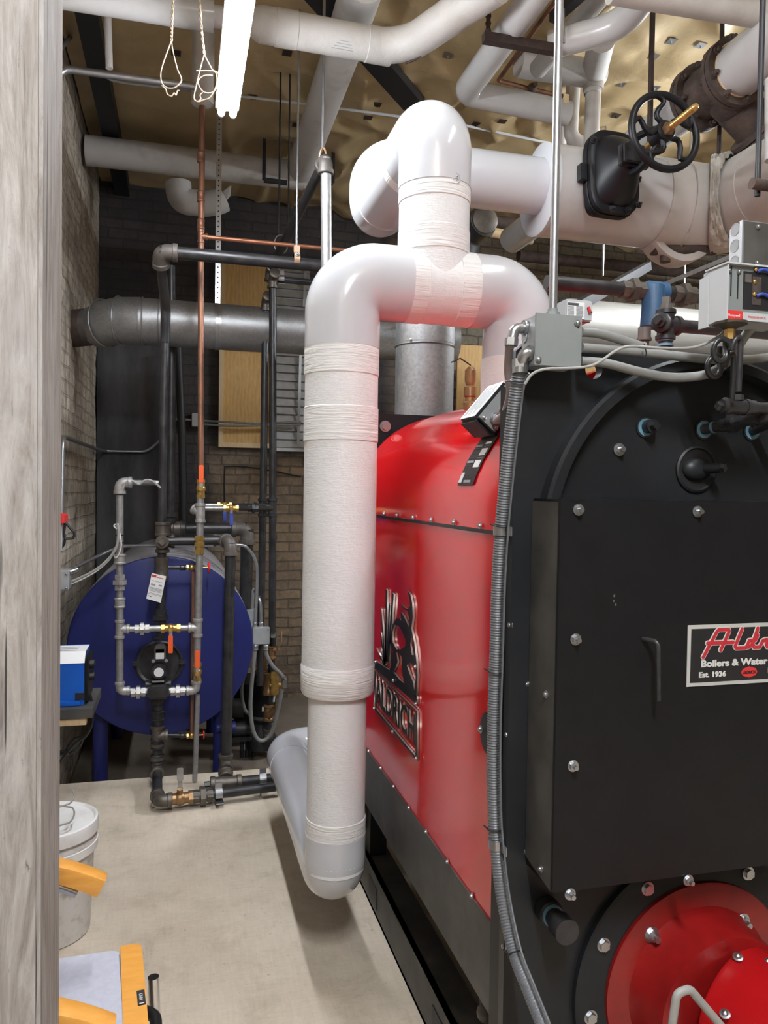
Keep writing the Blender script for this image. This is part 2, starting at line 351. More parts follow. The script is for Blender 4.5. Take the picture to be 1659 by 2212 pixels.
def screws(parent, pts, ax, r=.004, name='screw', mat='zinc'):
    ax = V(ax).normalized(); q = Z1.rotation_difference(ax); first = None
    for p in pts:
        if first is None:
            m = MB(); m.lathe((0, 0, 0), Z1, [(0, r * 1.6), (r * .3, r * 1.6), (r * .4, r), (r * 1.1, r * .85), (r * 1.4, r * .4)], seg=12)
            first = m.build(name, mat, parent)
            for v in first.data.vertices: v.co += rel((0, 0, 0), parent) * -1
            first.location = rel(p, parent); first.rotation_mode = 'QUATERNION'; first.rotation_quaternion = q
        else: inst(first, rel(p, parent), q)
    return first
def flat(name, mat, parent, splines, origin, ux, uy, th, edge=None):   # cut plate with holes: splines of 2-D points on the (ux, uy) plane
    cu = bpy.data.curves.new(name, 'CURVE'); cu.dimensions = '2D'; cu.fill_mode = 'BOTH'; cu.extrude = th / 2
    for sp in splines:
        s = cu.splines.new('POLY'); s.points.add(len(sp) - 1); s.use_cyclic_u = True
        for q, (x, y) in zip(s.points, sp): q.co = (x, y, 0, 1)
    return edged(_conv(cu, name, mat, parent, origin, ux, uy), edge, V(ux).cross(V(uy)))
def edged(o, edge, nrm):
    if edge:
        o.data.materials.append(MT[edge])
        for p in o.data.polygons:
            if abs(p.normal.dot(nrm)) < .5: p.material_index = 1
    return o
def _conv(cu, name, mat, parent, origin, ux, uy):
    t = bpy.data.objects.new('tmp', cu); COL.objects.link(t); dg = bpy.context.evaluated_depsgraph_get()
    me = bpy.data.meshes.new_from_object(t.evaluated_get(dg)); bpy.data.objects.remove(t); me.name = name
    ux, uy = V(ux).normalized(), V(uy).normalized(); mm = Matrix((ux, uy, ux.cross(uy))).transposed().to_4x4()
    base = V((0, 0, 0)); r = parent
    while r is not None and r.parent is not None: r = r.parent
    off = V(r.location) if r is not None else V(origin)
    mm.translation = V(origin) - off; me.transform(mm)
    me.materials.clear(); me.materials.append(MT[mat]); o = bpy.data.objects.new(name, me); COL.objects.link(o)
    if parent is not None: o.parent = parent
    else: o.location = off
    return o
def text(body, name, mat, parent, origin, ux, uy, size, shear=0, th=.0006, bold=0, align='LEFT', sx=1.):
    cu = bpy.data.curves.new(name, 'FONT'); cu.body = body; cu.size = size; cu.shear = shear; cu.extrude = th / 2; cu.align_x = align; cu.offset = bold
    cu.resolution_u = 4
    return _conv(cu, name, mat, parent, origin, V(ux), uy) if sx == 1. else _convs(cu, name, mat, parent, origin, ux, uy, sx)
def _convs(cu, name, mat, parent, origin, ux, uy, sx):
    o = _conv(cu, name, mat, parent, origin, ux, uy); u = V(ux).normalized(); r = parent
    while r.parent is not None: r = r.parent
    oo = V(origin) - V(r.location)
    for v in o.data.vertices:
        d = v.co - oo; v.co += u * (d.dot(u) * (sx - 1))
    return o
def fittext(body, name, mat, parent, origin, ux, uy, size, w=None, th=.0006, bold=0):
    o = text(body, name, mat, parent, origin, ux, uy, size, th=th, bold=bold); u = V(ux).normalized(); oo = rel(origin, parent)
    k = w / max(1e-6, max((v.co - oo).dot(u) for v in o.data.vertices))
    for v in o.data.vertices: v.co += u * ((v.co - oo).dot(u) * (k - 1))
    return o
# ------------------------------------------------------------------ plumbing helpers
def elbow(parent, p, d1, d2, r, mat='fit', L=None, name='elbow', bend=None):
    p, d1, d2 = V(p), V(d1).normalized(), V(d2).normalized(); L = L or r * 2.6; m = MB()
    m.tube([p + d1 * L, p, p + d2 * L], r * 1.22, fil=bend or L * .85, seg=18)
    for d in (d1, d2): m.lathe(p + d * L * .72, d, [(0, r * 1.22), (r * .1, r * 1.42), (L * .3, r * 1.42), (L * .34, r * 1.25)], 18)
    return m.build(name, mat, parent)
def tee(parent, p, dirs, r, mat='fit', L=None, name='tee', plug=None):
    p = V(p); L = L or r * 2.4; m = MB(); m.ball(p, r * 1.25)
    for d in dirs:
        d = V(d).normalized(); m.cyl(p, p + d * L, r * 1.22, seg=18); m.lathe(p + d * L * .7, d, [(0, r * 1.22), (r * .1, r * 1.42), (L * .3, r * 1.42), (L * .34, r * 1.25)], 18)
    if plug is not None:
        d = V(plug).normalized(); m.cyl(p, p + d * L, r * 1.3, seg=18); m.cyl(p + d * L, p + d * (L + r * .8), r * .8, seg=4)
    return m.build(name, mat, parent)
def coupling(parent, p, ax, r, mat='fit', L=None, name='coupling'):
    p, ax = V(p), V(ax).normalized(); L = L or r * 2.6; m = MB()
    m.lathe(p - ax * L / 2, ax, [(0, r * 1.2), (.004, r * 1.4), (L * .2, r * 1.4), (L * .25, r * 1.28), (L * .75, r * 1.28), (L * .8, r * 1.4), (L - .004, r * 1.4), (L, r * 1.2)], 20)
    return m.build(name, mat, parent)
def union(parent, p, ax, r, mat='fit', name='union'):
    p, ax = V(p), V(ax).normalized(); m = MB()
    m.hexa(p - ax * r * .55, p + ax * r * .55, r * 2.0); m.hexa(p - ax * r * 2.1, p - ax * r * .9, r * 1.45); m.hexa(p + ax * r * .9, p + ax * r * 2.1, r * 1.45); m.cyl(p - ax * r * 2, p + ax * r * 2, r * 1.3)
    return m.build(name, mat, parent)
def ballvalve(parent, p, ax, r, stem, lever, length=.09, lmat='orange', bmat='brass'):
    p, ax, stem, lever = V(p), V(ax).normalized(), V(stem).normalized(), V(lever).normalized(); m = MB()
    m.ball(p, r * 1.65); m.hexa(p - ax * r * 3.2, p - ax * r * 2.0, r * 1.6); m.hexa(p + ax * r * 2.0, p + ax * r * 3.2, r * 1.6); m.cyl(p - ax * r * 2.6, p + ax * r * 2.6, r * 1.3)
    m.cyl(p, p + stem * r * 2.4, r * .6); m.hexa(p + stem * r * 2.2, p + stem * r * 2.9, r * .8)
    b = m.build('ball_valve', bmat, parent); h = p + stem * r * 2.5; l = MB(); side = lever.cross(stem).normalized()
    l.obox(h + lever * r * 1.0, lever * r * 1.6, side * r * .55, stem * .0012); l.build('lever_plate', 'zinc', b)
    g = MB(); g.obox(h + lever * (r * 2 + length / 2) + stem * .002, lever * length / 2, side * max(.006, r * .75), stem * .003, .0025); g.build('lever', lmat, b)
    return b
def gatevalve(parent, p, ax, r, stemdir, wr=.022, sl=.046, wmat='redknob', bmat='brass'):
    p, ax, sd = V(p), V(ax).normalized(), V(stemdir).normalized(); m = MB(); m.ball(p, r * 1.6); m.hexa(p - ax * r * 2.4, p - ax * r * 1.4, r * 1.5); m.hexa(p + ax * r * 1.4, p + ax * r * 2.4, r * 1.5)
    m.cyl(p, p + sd * r * 3, r * 1.1, r * .8); m.cyl(p + sd * r * 3, p + sd * sl, r * .3)
    b = m.build('gate_valve', bmat, parent); w = MB(); c = p + sd * sl; _, u, q = frame(sd)
    w.tube([c + (u * cos(t) + q * sin(t)) * wr for t in [2 * pi * k / 20 for k in range(20)]], wr * .2, seg=8, closed=True)
    for k in range(4):
        t = pi / 2 * k; w.cyl(c, c + (u * cos(t) + q * sin(t)) * wr, wr * .14, seg=6)
    w.cyl(c - sd * .004, c + sd * .004, wr * .3, seg=10); w.build('handwheel', wmat, b); return b
def onepipe(name, label, cat, pts, r, mat, fil=0, seg=16, group=None, n=8):
    m = MB(); m.tube(pts, r, fil, seg, n=n); return tag(m.build(name, mat), label, cat, group)
def part(parent, name, pts, r, mat, fil=0, seg=18, n=8):
    m = MB(); m.tube(pts, r, fil, seg, n=n); return m.build(name, mat, parent)
def band(parent, p, ax, r, w, mat='band', name='seam_band'):
    p, ax = V(p), V(ax).normalized(); m = MB(); t = .0025; m.lathe(p - ax * w / 2, ax, [(0, r), (t, r + t), (w - t, r + t), (w, r)], 40, cap=False); return m.build(name, mat, parent)
def smooth_path(pts, n=8):      # Catmull-Rom through hand-picked points
    P = [V(p) for p in pts]; P = [P[0] * 2 - P[1]] + P + [P[-1] * 2 - P[-2]]; out = []
    for i in range(1, len(P) - 2):
        for k in range(n):
            t = k / n; a, b, c, d = P[i - 1:i + 3]
            out.append(.5 * ((2 * b) + (c - a) * t + (2 * a - 5 * b + 4 * c - d) * t * t + (3 * b - a - 3 * c + d) * t ** 3))
    out.append(P[-2]); return out
# ================================================================== THE ROOM
HC = 3.72; WX = -.585; YB = 6.05; XR = 5.2; YF = -2.6; PAD = 3.98; LOW = -.20
m = MB(); m.box((WX, YF, -.3), (XR, PAD, 0)); struct(m.build('floor', 'floor', smooth=False))
m = MB(); m.box((WX, PAD, LOW - .1), (XR, YB, LOW)); struct(m.build('floor', 'lowfloor', smooth=False))
def wallgrid(name, mat, f, nu, nv, amp, nrm, sc=3.):
    m = MB(); g = [[m.bm.verts.new(f(i / nu, j / nv)) for j in range(nv + 1)] for i in range(nu + 1)]
    for i in range(nu):
        for j in range(nv): m.bm.faces.new((g[i][j], g[i + 1][j], g[i + 1][j + 1], g[i][j + 1]))
    for r in g:
        for v in r: v.co += nrm * (amp * noise.fractal(v.co * sc, .8, 2., 4))
    return struct(m.build(name, mat, ang=60))
wallgrid('wall_left', 'brickL', lambda u, v: V((WX - .012, YF + (YB - YF) * u, -.3 + (HC + .3) * v)), 220, 110, .010, X1, 5)
wallgrid('wall_back', 'brickB', lambda u, v: V((WX - .12 + (1.75 - WX + .12) * u, YB, -.3 + (HC + .3) * v)), 90, 110, .008, Y1, 6)
wallgrid('wall_back', 'tan', lambda u, v: V((1.75 + (XR - 1.75) * u, YB + .02, -.3 + (HC + .3) * v)), 60, 60, .006, Y1, 4)
m = MB(); m.box((XR, YF, -.3), (XR + .1, YB, HC)); struct(m.build('wall_right', 'tan', smooth=False))
m = MB(); m.box((WX - .1, YF - .1, -.3), (XR, YF, HC)); struct(m.build('wall_front', 'tan', smooth=False))
# ceiling of pinned insulation facing, sagging between its pins
def cz(x, y):
    p = V((x * 1.3, y * .9, 0)); w = noise.noise(p * .9 + V((5, 1, 2)))
    q = V((x * 2.0 + y * .9 + 1.1 * w, y * 1.2 - x * .5 + .8 * w, 3)); r = V((x * 3.1 - y * 1.7 + 1.3 * w, y * 2.2, 9))
    a = .06 * max(.22, min(1, (x - .3) / .5))
    return HC - .015 - abs(noise.fractal(p, .7, 2, 3)) * a - (1 - abs(noise.noise(q))) ** 5 * a * 1.1 - (1 - abs(noise.noise(r))) ** 6 * a * .5
m = MB(); nx, ny = 220, 320
G = [[m.bm.verts.new((WX + (XR - WX) * i / nx, YF + (YB - YF) * j / ny, cz(WX + (XR - WX) * i / nx, YF + (YB - YF) * j / ny))) for j in range(ny + 1)] for i in range(nx + 1)]
for i in range(nx):
    for j in range(ny): m.bm.faces.new((G[i][j], G[i + 1][j], G[i + 1][j + 1], G[i][j + 1]))
struct(m.build('ceiling', 'ceil', ang=80))
m = MB(); m.box((WX - .1, YF, HC), (XR, YB, HC + .1)); struct(m.build('ceiling', 'slabwall', smooth=False))
# sooted pier in the far left corner, dark beam along the left wall
m = MB(); m.box((WX, 5.85, LOW), (-.15, YB + .02, 2.75)); struct(m.build('trim_1', 'slabwall', smooth=False))
m = MB(); m.box((WX + .10, .9, 3.60), (WX + .2, YB, HC)); struct(m.build('trim_2', 'darksteel', smooth=False))
# weathered timber post beside the camera
m = MB(); g = []
XP = -.127; m.box((-.47, .78, 0), (XP, .905, HC), .004); struct(m.build('trim_3', 'post'))
# ------------------------------------------------------------------ light
def lightfix(label, c, y0, y1, z, tm):
    t = thing('fluorescent_light', label, 'light', (c, (y0 + y1) / 2, z)); a = MB()
    a.box((c - .045, y0, z + .016), (c + .045, y1, z + .055), .006); a.build('channel', 'fixture', t)
    for s in (-1, 1):
        b = MB(); b.cyl((c + s * .0225, y0 + .02, z), (c + s * .0225, y1 - .02, z), .0138, seg=20); b.build('fluorescent_tube', tm, t)
        for yy in (y0 + .012, y1 - .012): e = MB(); e.box((c + s * .0225 - .01, yy - .008, z - .012), (c + s * .0225 + .01, yy + .008, z + .03), .003); e.build('lamp_holder', 'fixture', t)
    for yy in (y0 + .2, y1 - .2): e = MB(); e.cyl((c, yy, z + .05), (c, yy, HC - .01), .002, seg=6); e.build('suspension_wire', 'zinc', t)
    return t
ye = atZ(490, 250, 2.93)
lightfix('lit twin tube fluorescent light hanging at the top left of the view', ye.x, ye.y - 1.22, ye.y, 2.93, 'tube')
# the room's other strip lights hang out of view: next in the same row, above the boiler, at the far right
lightfix('lit twin tube fluorescent light nearest the viewer in the aisle row', .12, -1.35, -.13, 3.42, 'tubeb')
lightfix('lit twin tube fluorescent light above the boiler front', 1.45, .55, 1.77, 3.42, 'tubec')
lightfix('lit twin tube fluorescent light over the far right side of the room', 3.3, 2.9, 4.12, 3.2, 'tubed')
w = bpy.data.worlds.new('world'); scene.world = w; w.use_nodes = True; w.node_tree.nodes['Background'].inputs[0].default_value = (.02, .02, .022, 1); w.node_tree.nodes['Background'].inputs[1].default_value = 1
# ================================================================== THE BOILER
BX, BR, BF, BB = .62, 1.42, 1.37, 2.75      # left side, right side, front plate (rear face), rear
BC = (BX + BR) / 2; BZ = 1.39; BRX = BC - BX; BRZ = .345
boiler = thing('boiler', 'large red jacketed steam boiler with black front plate on a black skid', 'boiler', (BC, 2.1, 0))
def arch(n=40, k=0.):   # half-ellipse over the drum, fuller than a circle
    out = []
    for i in range(n + 1):
        a = pi - pi * i / n; c_, s_ = cos(a), sin(a); e = .86
        out.append((BC + (BRX + k) * math.copysign(abs(c_) ** e, c_), BZ + (BRZ + k) * abs(s_) ** e))
    return out
SEAM = 1.372
def shell(name, prof, y0, y1, mat):
    m = MB(); m.quadring([[V((x, y, z)) for x, z in prof] for y in (y0, (y0 + y1) / 2, y1)]); return m.build(name, mat, boiler, ang=50)
shell('upper_jacket', [(BX, SEAM)] + arch() + [(BR, SEAM)], 1.405, BB - .06, 'red')
shell('side_jacket', [(BX, .57), (BX, SEAM - .004), (BR, SEAM - .004), (BR, .57)], 1.42, BB - .06, 'red')
m = MB(); m.box((BX - .003, 1.405, SEAM - .007), (BX + .001, BB - .06, SEAM + .001)); m.build('jacket_seam', 'blk', boiler)
# seam screws, lower edge screws, flange screws
screws(boiler, [(BX - .003, atX(px, py, BX - .003).y, SEAM + .008) for px, py in ((830, 1105), (858, 1110), (893, 1116), (932, 1123), (981, 1131), (1038, 1140))], -X1, .0045)
lows = [atX(px, py, BX - .002) for px, py in ((797, 1637), (823, 1675), (851, 1719), (884, 1767), (921, 1825), (967, 1891), (1020, 1968))]
screws(boiler, [(BX - .002, p.y, .575) for p in lows], -X1, .0045)
# end plates
def plate(name, y, th, z0, z1, hole=None, mat='blk'):
    o = [(BX - .012, z0), (BX - .012, z1 - .02), (BX + .01, z1), (BR - .01, z1), (BR + .012, z1 - .02), (BR + .012, z0)]
    sp = [o]
    if hole: sp.append([(hole[0] + hole[2] * cos(2 * pi * k / 28), hole[1] + hole[2] * sin(2 * pi * k / 28)) for k in range(28)])
    return flat(name, mat, boiler, sp, (0, y, 0), X1, Z1, th)
hp = atY(1276, 800, 1.358); FZ = 1.738
plate('front_plate', 1.358, .024, .08, FZ, (hp.x, hp.z, .0185))
plate('rear_plate', BB, .02, .2, 1.735)
bolts(boiler, [atY(832, 921, BB - .012)], -Y1, .014, stud=False)
m = MB(); m.box((BX - .006, 1.362, .08), (BX + .004, 1.428, 1.66)); m.box((BX - .006, 1.362, .1), (BX + .03, 1.366, 1.6)); m.build('front_flange', 'blkc', boiler)
screws(boiler, [atX(px, py, BX - .008) for px, py in ((1104, 1350), (1098, 1587), (1090, 2044))], -X1, .005)
m = MB(); m.prism([(BX - .004, 1.37, .385), (BX - .004, 1.37, .572), (BX + .006, 1.37, .572), (BX + .05, 1.37, .385)], (0, BB - 1.40, 0)); m.build('skirt', 'skid', boiler)
m = MB(); m.cyl((BC, 1.37, .47), (BC, BB - .06, .47), .33, seg=48); m.build('drum_underside', 'blk', boiler)
# skid rails with lifting slots
for sx, nm in ((.652, 'skid_rail'), (1.30, 'skid_rail')):
    m = MB(); m.box((sx, 1.0, 0), (sx + .012, 3.0, .15)); m.box((sx, 1.0, .138), (sx + .085, 3.0, .15)); m.box((sx, 1.0, 0), (sx + .085, 3.0, .012)); m.build(nm, 'skid', boiler)
for px, py in ((950, 2170), (806, 1895)):
    p = atX(px, py, .65); m = MB(); m.box((.6495, p.y - .05, .03), (.651, p.y + .06, .10)); m.build('skid_slot', 'plug', boiler)
for y in (1.42, 2.65):
    for xx in (.66, 1.32): m = MB(); m.box((xx, y - .03, .15), (xx + .06, y + .03, .40)); m.build('support_leg', 'blk', boiler)
m = MB(); p = atX(812, 1756, .70); m.cyl(p, p - X1 * .05, .022); m.ball(p - X1 * .05, .022, (.5, 1, 1)); m.build('cleanout_plug', 'greyfit', boiler)
p = atX(1050, 2140, .72); m = MB(); m.tube([p + V((.05, .02, .02)), p, p + V((-.02, -.05, -.01))], .016, .02); m.ball(p + V((-.025, -.06, -.01)), .022); m.build('drain_fitting', 'greyfit', boiler)
# arched door rim on the front plate
m = MB(); ro, ri = .366, .338; cz0 = 1.362; rg = []
for i in range(61):
    a = pi - pi * i / 60; d = V((cos(a), 0, sin(a))); o = V((1.022, 0, cz0))
    rg.append([o + d * ro + Y1 * 1.346, o + d * ro + Y1 * 1.318, o + d * (ro - .006) + Y1 * 1.312, o + d * (ri + .004) + Y1 * 1.312, o + d * ri + Y1 * 1.318, o + d * ri + Y1 * 1.346])
m.quadring(rg); m.build('door_rim', 'blk', boiler)
YP = 1.345
bolts(boiler, [atY(1337, 971, YP)], -Y1, .0085)
for px, py in ((1394, 923), (1520, 928), (1624, 931)):
    c = atY(px, py, YP); r_ = MB(); r_.lathe(c + Y1 * .0, -Y1, [(0, .0175), (.003, .0175), (.003, .013)], 24); a = r_.build('thread_seal', 'tealring', boiler)
    b = MB(); b.lathe(c, -Y1, [(0, .021), (.002, .021), (.002, .0165), (.0, .0165)], 24); b.build('port_collar', 'plug', boiler)
c = atY(1397, 922, YP); m = MB(); m.cyl(c, c - Y1 * .022, .0135); m.cyl(c - Y1 * .02, c - Y1 * .034, .009, seg=4); m.build('pipe_plug', 'iron', boiler)
# sight port
c = atY(1503, 1014, YP); m = MB(); m.lathe(c, -Y1, [(-.001, .047), (.004, .047), (.006, .043), (.002, .040), (.001, .02)], 40); s_ = m.build('sight_port', 'plug', boiler)
m = MB(); m.ball(c - Y1 * .002, .033, (1, .55, .72), 24); m.cyl(c + V((.008, -.008, .002)), c + V((.026, -.045, .002)), .0115, .0095); m.build('peephole_cap', 'blk', s_)
m = MB(); q = c + V((.026, -.045, .002)); m.hexa(q, q + V((.003, -.006, 0)), .0085); m.build('peephole_nut', 'iron', s_)
# burner opening: black mounting ring and red burner
fc = V((1.03, YP, .452)); m = MB(); m.lathe(fc, -Y1, [(-.002, .275), (.012, .275), (.016, .268), (.016, .05)], 64); m.build('burner_ring', 'blk', boiler)
bolts(boiler, [fc + V((.245 * cos(a), -.016, .245 * sin(a))) for a in [radians(t) for t in (187, 153, 120, 92, 62, 32, 212)]], -Y1, .0095, stud=False)
# drain nipple under the cabinet
c = atY(1180, 1962, YP); m = MB(); m.lathe(c, -Y1, [(0, .025), (.022, .025), (.026, .02)], 24); n_ = m.build('drain_coupling', 'blk', boiler)
m = MB(); m.lathe(c - Y1 * .026, -Y1, [(0, .021), (.006, .021), (.006, .018), (0, .018)], 24); m.build('thread_seal', 'tealring', n_)
m = MB(); m.cyl(c - Y1 * .02, c - Y1 * .075, .0185); m.cyl(c - Y1 * .055, c - Y1 * .085, .024); m.build('end_cap', 'iron', n_)
# ------------------------------------------------------------------ black cabinet on the boiler front
CF = 1.233; CL = .648; cab = thing('burner_cabinet', 'black steel cabinet on the boiler front above the red burner, carrying the maker sign', 'cabinet', (1.05, 1.28, .735))
m = MB(); m.box((CL + .002, CF, .735), (1.45, YP - .001, 1.441)); m.build('front_cover', 'blkc', cab)
m = MB(); m.prism([(CL - .001, CF + .004, .735), (CL - .001, YP - .001, .752), (CL - .001, YP - .001, 1.436), (CL - .001, CF + .004, 1.436)], (.006, 0, 0)); m.build('side_panel', 'skid', cab)
m = MB(); m.box((CL - .002, CF - .0015, .737), (CL + .014, CF + .005, 1.443), .001); m.build('corner_strip', 'blkc', cab)
bolts(cab, [atY(px, py, CF - .001) for px, py in ((1249, 1101), (1506, 1105), (1243, 1381), (1237, 1654), (1231, 1931), (1486, 1901))], -Y1, .0072)
screws(cab, [atX(px, py, CL - .001) for px, py in ((1139, 1477), (1180, 1500), (1131, 1838), (1169, 1877))], -X1, .0045)
a = atY(1388, 1380, CF); m = MB(); h = a + V((.012, -.03, 0)); m.tube([a, h, V((h.x + .004, h.y, h.z - .107))], .0042, .01, 10); m.build('hook_handle', 'iron', cab)
m = MB()
for px, py in ((1326, 1298), (1330, 1306), (1327, 1287)): q = atY(px, py, CF); m.ball(q, .0022, (1, .1, 1.2), 8)
m.build('paint_chip', 'greyfit', cab)
# sign
YS = CF - .002; o = atY(1483, 1484, YS); tl = atY(1484, 1351, YS); SW, SH = .40, tl.z - o.z
KX = atY(1483 + 133, 1484, YS).x - o.x
def S(u, v): return o + V((u * KX, -.0008, v * SH))
m = MB(); m.box(o, o + V((SW, .0015, SH))); sg = m.build('sign', 'signframe', cab); sg['label'] = 'black nameplate with grey border and red script'
b_ = .062 * SH; m = MB(); m.box(o + V((b_, -.0005, b_)), o + V((SW - b_, .0008, SH - b_))); m.build('sign_face', 'plug', sg)
def strokes(name, mat, w, dy):      # slanted script lettering as round-cornered bars
    L = [[(.245, .475), (.455, .885), (.485, .915), (.64, .915), (.655, .885), (.525, .58)], [(.31, .70), (.72, .70)],
         [(.865, .915), (.755, .63), (.775, .60), (.93, .60), (.955, .64), (.985, .715), (1.09, .72), (1.125, .80)], [(1.125, .915), (1.045, .68), (1.02, .63), (.955, .605)], [(1.12, .915), (1.045, .66), (1.07, .60), (1.16, .60), (1.21, .70), (1.255, .72), (1.30, .72), (1.27, .64), (1.29, .60), (1.38, .60), (1.43, .76)], [(1.455, .84), (1.475, .90)], [(1.43, .76), (1.395, .62), (1.42, .60), (1.52, .60)], [(1.72, .73), (1.62, .76), (1.55, .70), (1.54, .62), (1.58, .60), (1.70, .61)], [(1.88, .915), (1.78, .60)], [(1.81, .70), (1.86, .75), (1.94, .74), (1.90, .60)]]
    m = MB()
    k_ = 0
    for st in L:
        for p, q in zip(st, st[1:]): k_ += 1; m.bar(S(*p) + Y1 * (dy - .00001 * k_), S(*q) + Y1 * (dy - .00001 * k_), .0006, w * SH, up=Y1.cross((S(*q) - S(*p)).normalized()))
        for p in st: k_ += 1; m.cyl(S(*p) + Y1 * (dy + .0003), S(*p) + Y1 * (dy - .0003 - .00001 * k_), w * SH / 2, seg=14)
    return m.build(name, mat, sg, smooth=False)
strokes('script_outline', 'signwhite', .088, 0); strokes('script_lettering', 'signred', .058, -.0010)
fittext('Boilers & Water Heaters', 'lettering', 'signwhite', sg, S(.215, .315), X1, Z1, .150 * SH, bold=.006 * SH, w=1.66 * KX)
fittext('Est. 1936', 'lettering', 'signwhite', sg, S(.185, .145), X1, Z1, .118 * SH, bold=.005 * SH, w=.44 * KX)
fittext('Ma', 'lettering', 'signwhite', sg, S(1.315, .165), X1, Z1, .118 * SH, bold=.005 * SH, w=.145 * KX)
m = MB(); hx = [(.87, .19), (.90, .25), (1.005, .285), (1.11, .25), (1.14, .19), (1.11, .135), (1.005, .10), (.90, .135)]
m.prism([S(*p) for p in hx], -Y1 * .0004); m.build('emblem', 'labred', sg)
fittext('ALDRICH', 'lettering', 'plug', sg, S(.905, .165) - Y1 * .0006, X1, Z1, .07 * SH, bold=.003 * SH, w=.2 * KX)
# ------------------------------------------------------------------ burner
bu = thing('burner', 'red gas burner with round flange on the lower boiler front', 'burner', (fc.x, 1.2, .2))
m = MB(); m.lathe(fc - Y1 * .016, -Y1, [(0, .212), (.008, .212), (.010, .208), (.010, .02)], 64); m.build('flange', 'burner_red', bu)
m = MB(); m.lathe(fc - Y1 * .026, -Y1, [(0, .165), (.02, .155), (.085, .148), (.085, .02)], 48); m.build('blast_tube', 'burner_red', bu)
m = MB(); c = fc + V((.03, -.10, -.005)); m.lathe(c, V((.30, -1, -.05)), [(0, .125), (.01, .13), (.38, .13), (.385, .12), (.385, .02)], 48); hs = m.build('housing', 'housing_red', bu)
bolts(bu, [atY(1407, 2018, fc.y - .026), atY(1603, 1989, fc.y - .026)], -Y1, .011)
screws(bu, [c + V((-.03 + .05 * k, -.03 - .02 * k, .128 - .006 * k)) for k in range(3)] + [c + V((-.105, -.09, .07)), c + V((-.09, -.15, .08))], V((-.3, -.3, 1)), .006)
m = MB(); m.tube([atY(px, py, 1.0) for px, py in ((1440, 2300), (1462, 2146), (1490, 2136), (1620, 2290))], .0065, .012, 12); m.build('bail_handle', 'cable', bu)
# ------------------------------------------------------------------ emblem cut from black plate on the red side
XE = BX - .004
eo = V((XE, 2.2, 1.0))
def e2(px, py):
    p = atX(px, py, XE); return (-(p.y - eo.y), p.z - eo.z)
def cut(name, polys, mat='blk', x=0., th=.006, parent=None): return flat(name, mat, parent or em, [[e2(*p) for p in P] for P in polys], (XE - x, eo.y, eo.z), -Y1, Z1, th, 'cutedge')
def pz(L): return [(780 + x / 4.74, 1240 + y / 4.741) for x, y in L]
em = cut('emblem_plate', [pz([(145, 880), (250, 950), (300, 985), (340, 1000), (400, 1080), (440, 1110), (505, 1195), (545, 1225), (580, 1250), (580, 1330), (145, 960)])], parent=boiler); em['label'] = 'black laser cut emblem'
# creature-like swirl, mounds and reeds, letter band
cut('emblem_figure', [pz([(480, 165), (515, 210), (535, 300), (540, 440), (525, 560), (555, 700), (575, 870), (588, 1040), (575, 1280), (545, 1225), (505, 1195), (460, 1150), (440, 1060), (430, 960), (425, 850), (395, 800), (370, 800), (385, 900), (350, 990), (300, 985), (320, 890), (340, 800), (310, 720), (340, 760), (300, 700), (330, 520), (370, 455), (405, 455), (420, 480), (415, 390), (440, 420), (480, 500), (495, 540), (500, 470), (490, 380), (440, 345), (412, 300), (455, 345), (490, 360), (512, 330), (505, 240)]),
    pz([(350, 520), (330, 600), (335, 700), (370, 770), (420, 770), (460, 740), (465, 680), (430, 590), (395, 530)]), pz([(530, 620), (515, 720), (530, 830), (550, 830), (548, 700)]), pz([(480, 930), (500, 1000), (540, 1100), (556, 1190), (570, 1060), (550, 950), (520, 910)])])
for a, b, w_ in (((262, 150), (255, 920), 13), ((330, 190), (280, 900), 14), ((298, 300), (270, 900), 9), ((208, 345), (250, 900), 9), ((205, 590), (248, 930), 11), ((160, 755), (245, 935), 12), ((250, 490), (262, 900), 7), ((205, 750), (250, 930), 8)):
    cut('reed', [pz([a, (a[0] + w_, a[1] + 20), (b[0] + w_ * 1.2, b[1]), (b[0] - w_ * .4, b[1])])])
cut('letter_frame', [pz([(145, 975), (580, 1400), (582, 1440), (160, 1010)]), pz([(135, 1350), (580, 1880), (580, 1910), (140, 1385)]), pz([(145, 975), (160, 990), (155, 1380), (135, 1360)]), pz([(568, 1400), (582, 1400), (580, 1900), (567, 1885)])])
w0 = atX(784 + 26, 1240 + 1345 / 4.74, XE); w1 = atX(780 + 575 / 4.74, 1240 + 1330 / 4.74, XE); hh = atX(900, 1538, XE).z - atX(900, 1632, XE).z
wl = atX(812, 1522, XE); wr = atX(900, 1620, XE)
fittext('ALDRICH', 'emblem_lettering', 'blk', em, V((XE, wl.y - .01, wr.z + .012)), -Y1, Z1, hh * .98, th=.006, bold=.002, w=wl.y - wr.y - .02); edged(bpy.data.objects['emblem_lettering'], 'cutedge', X1)
screws(em, [atX(px, py, XE - .004) for px, py in ((812, 1430), (850, 1470), (898, 1440), (899, 1520), (809, 1530), (849, 1580), (900, 1638))], -X1, .004)
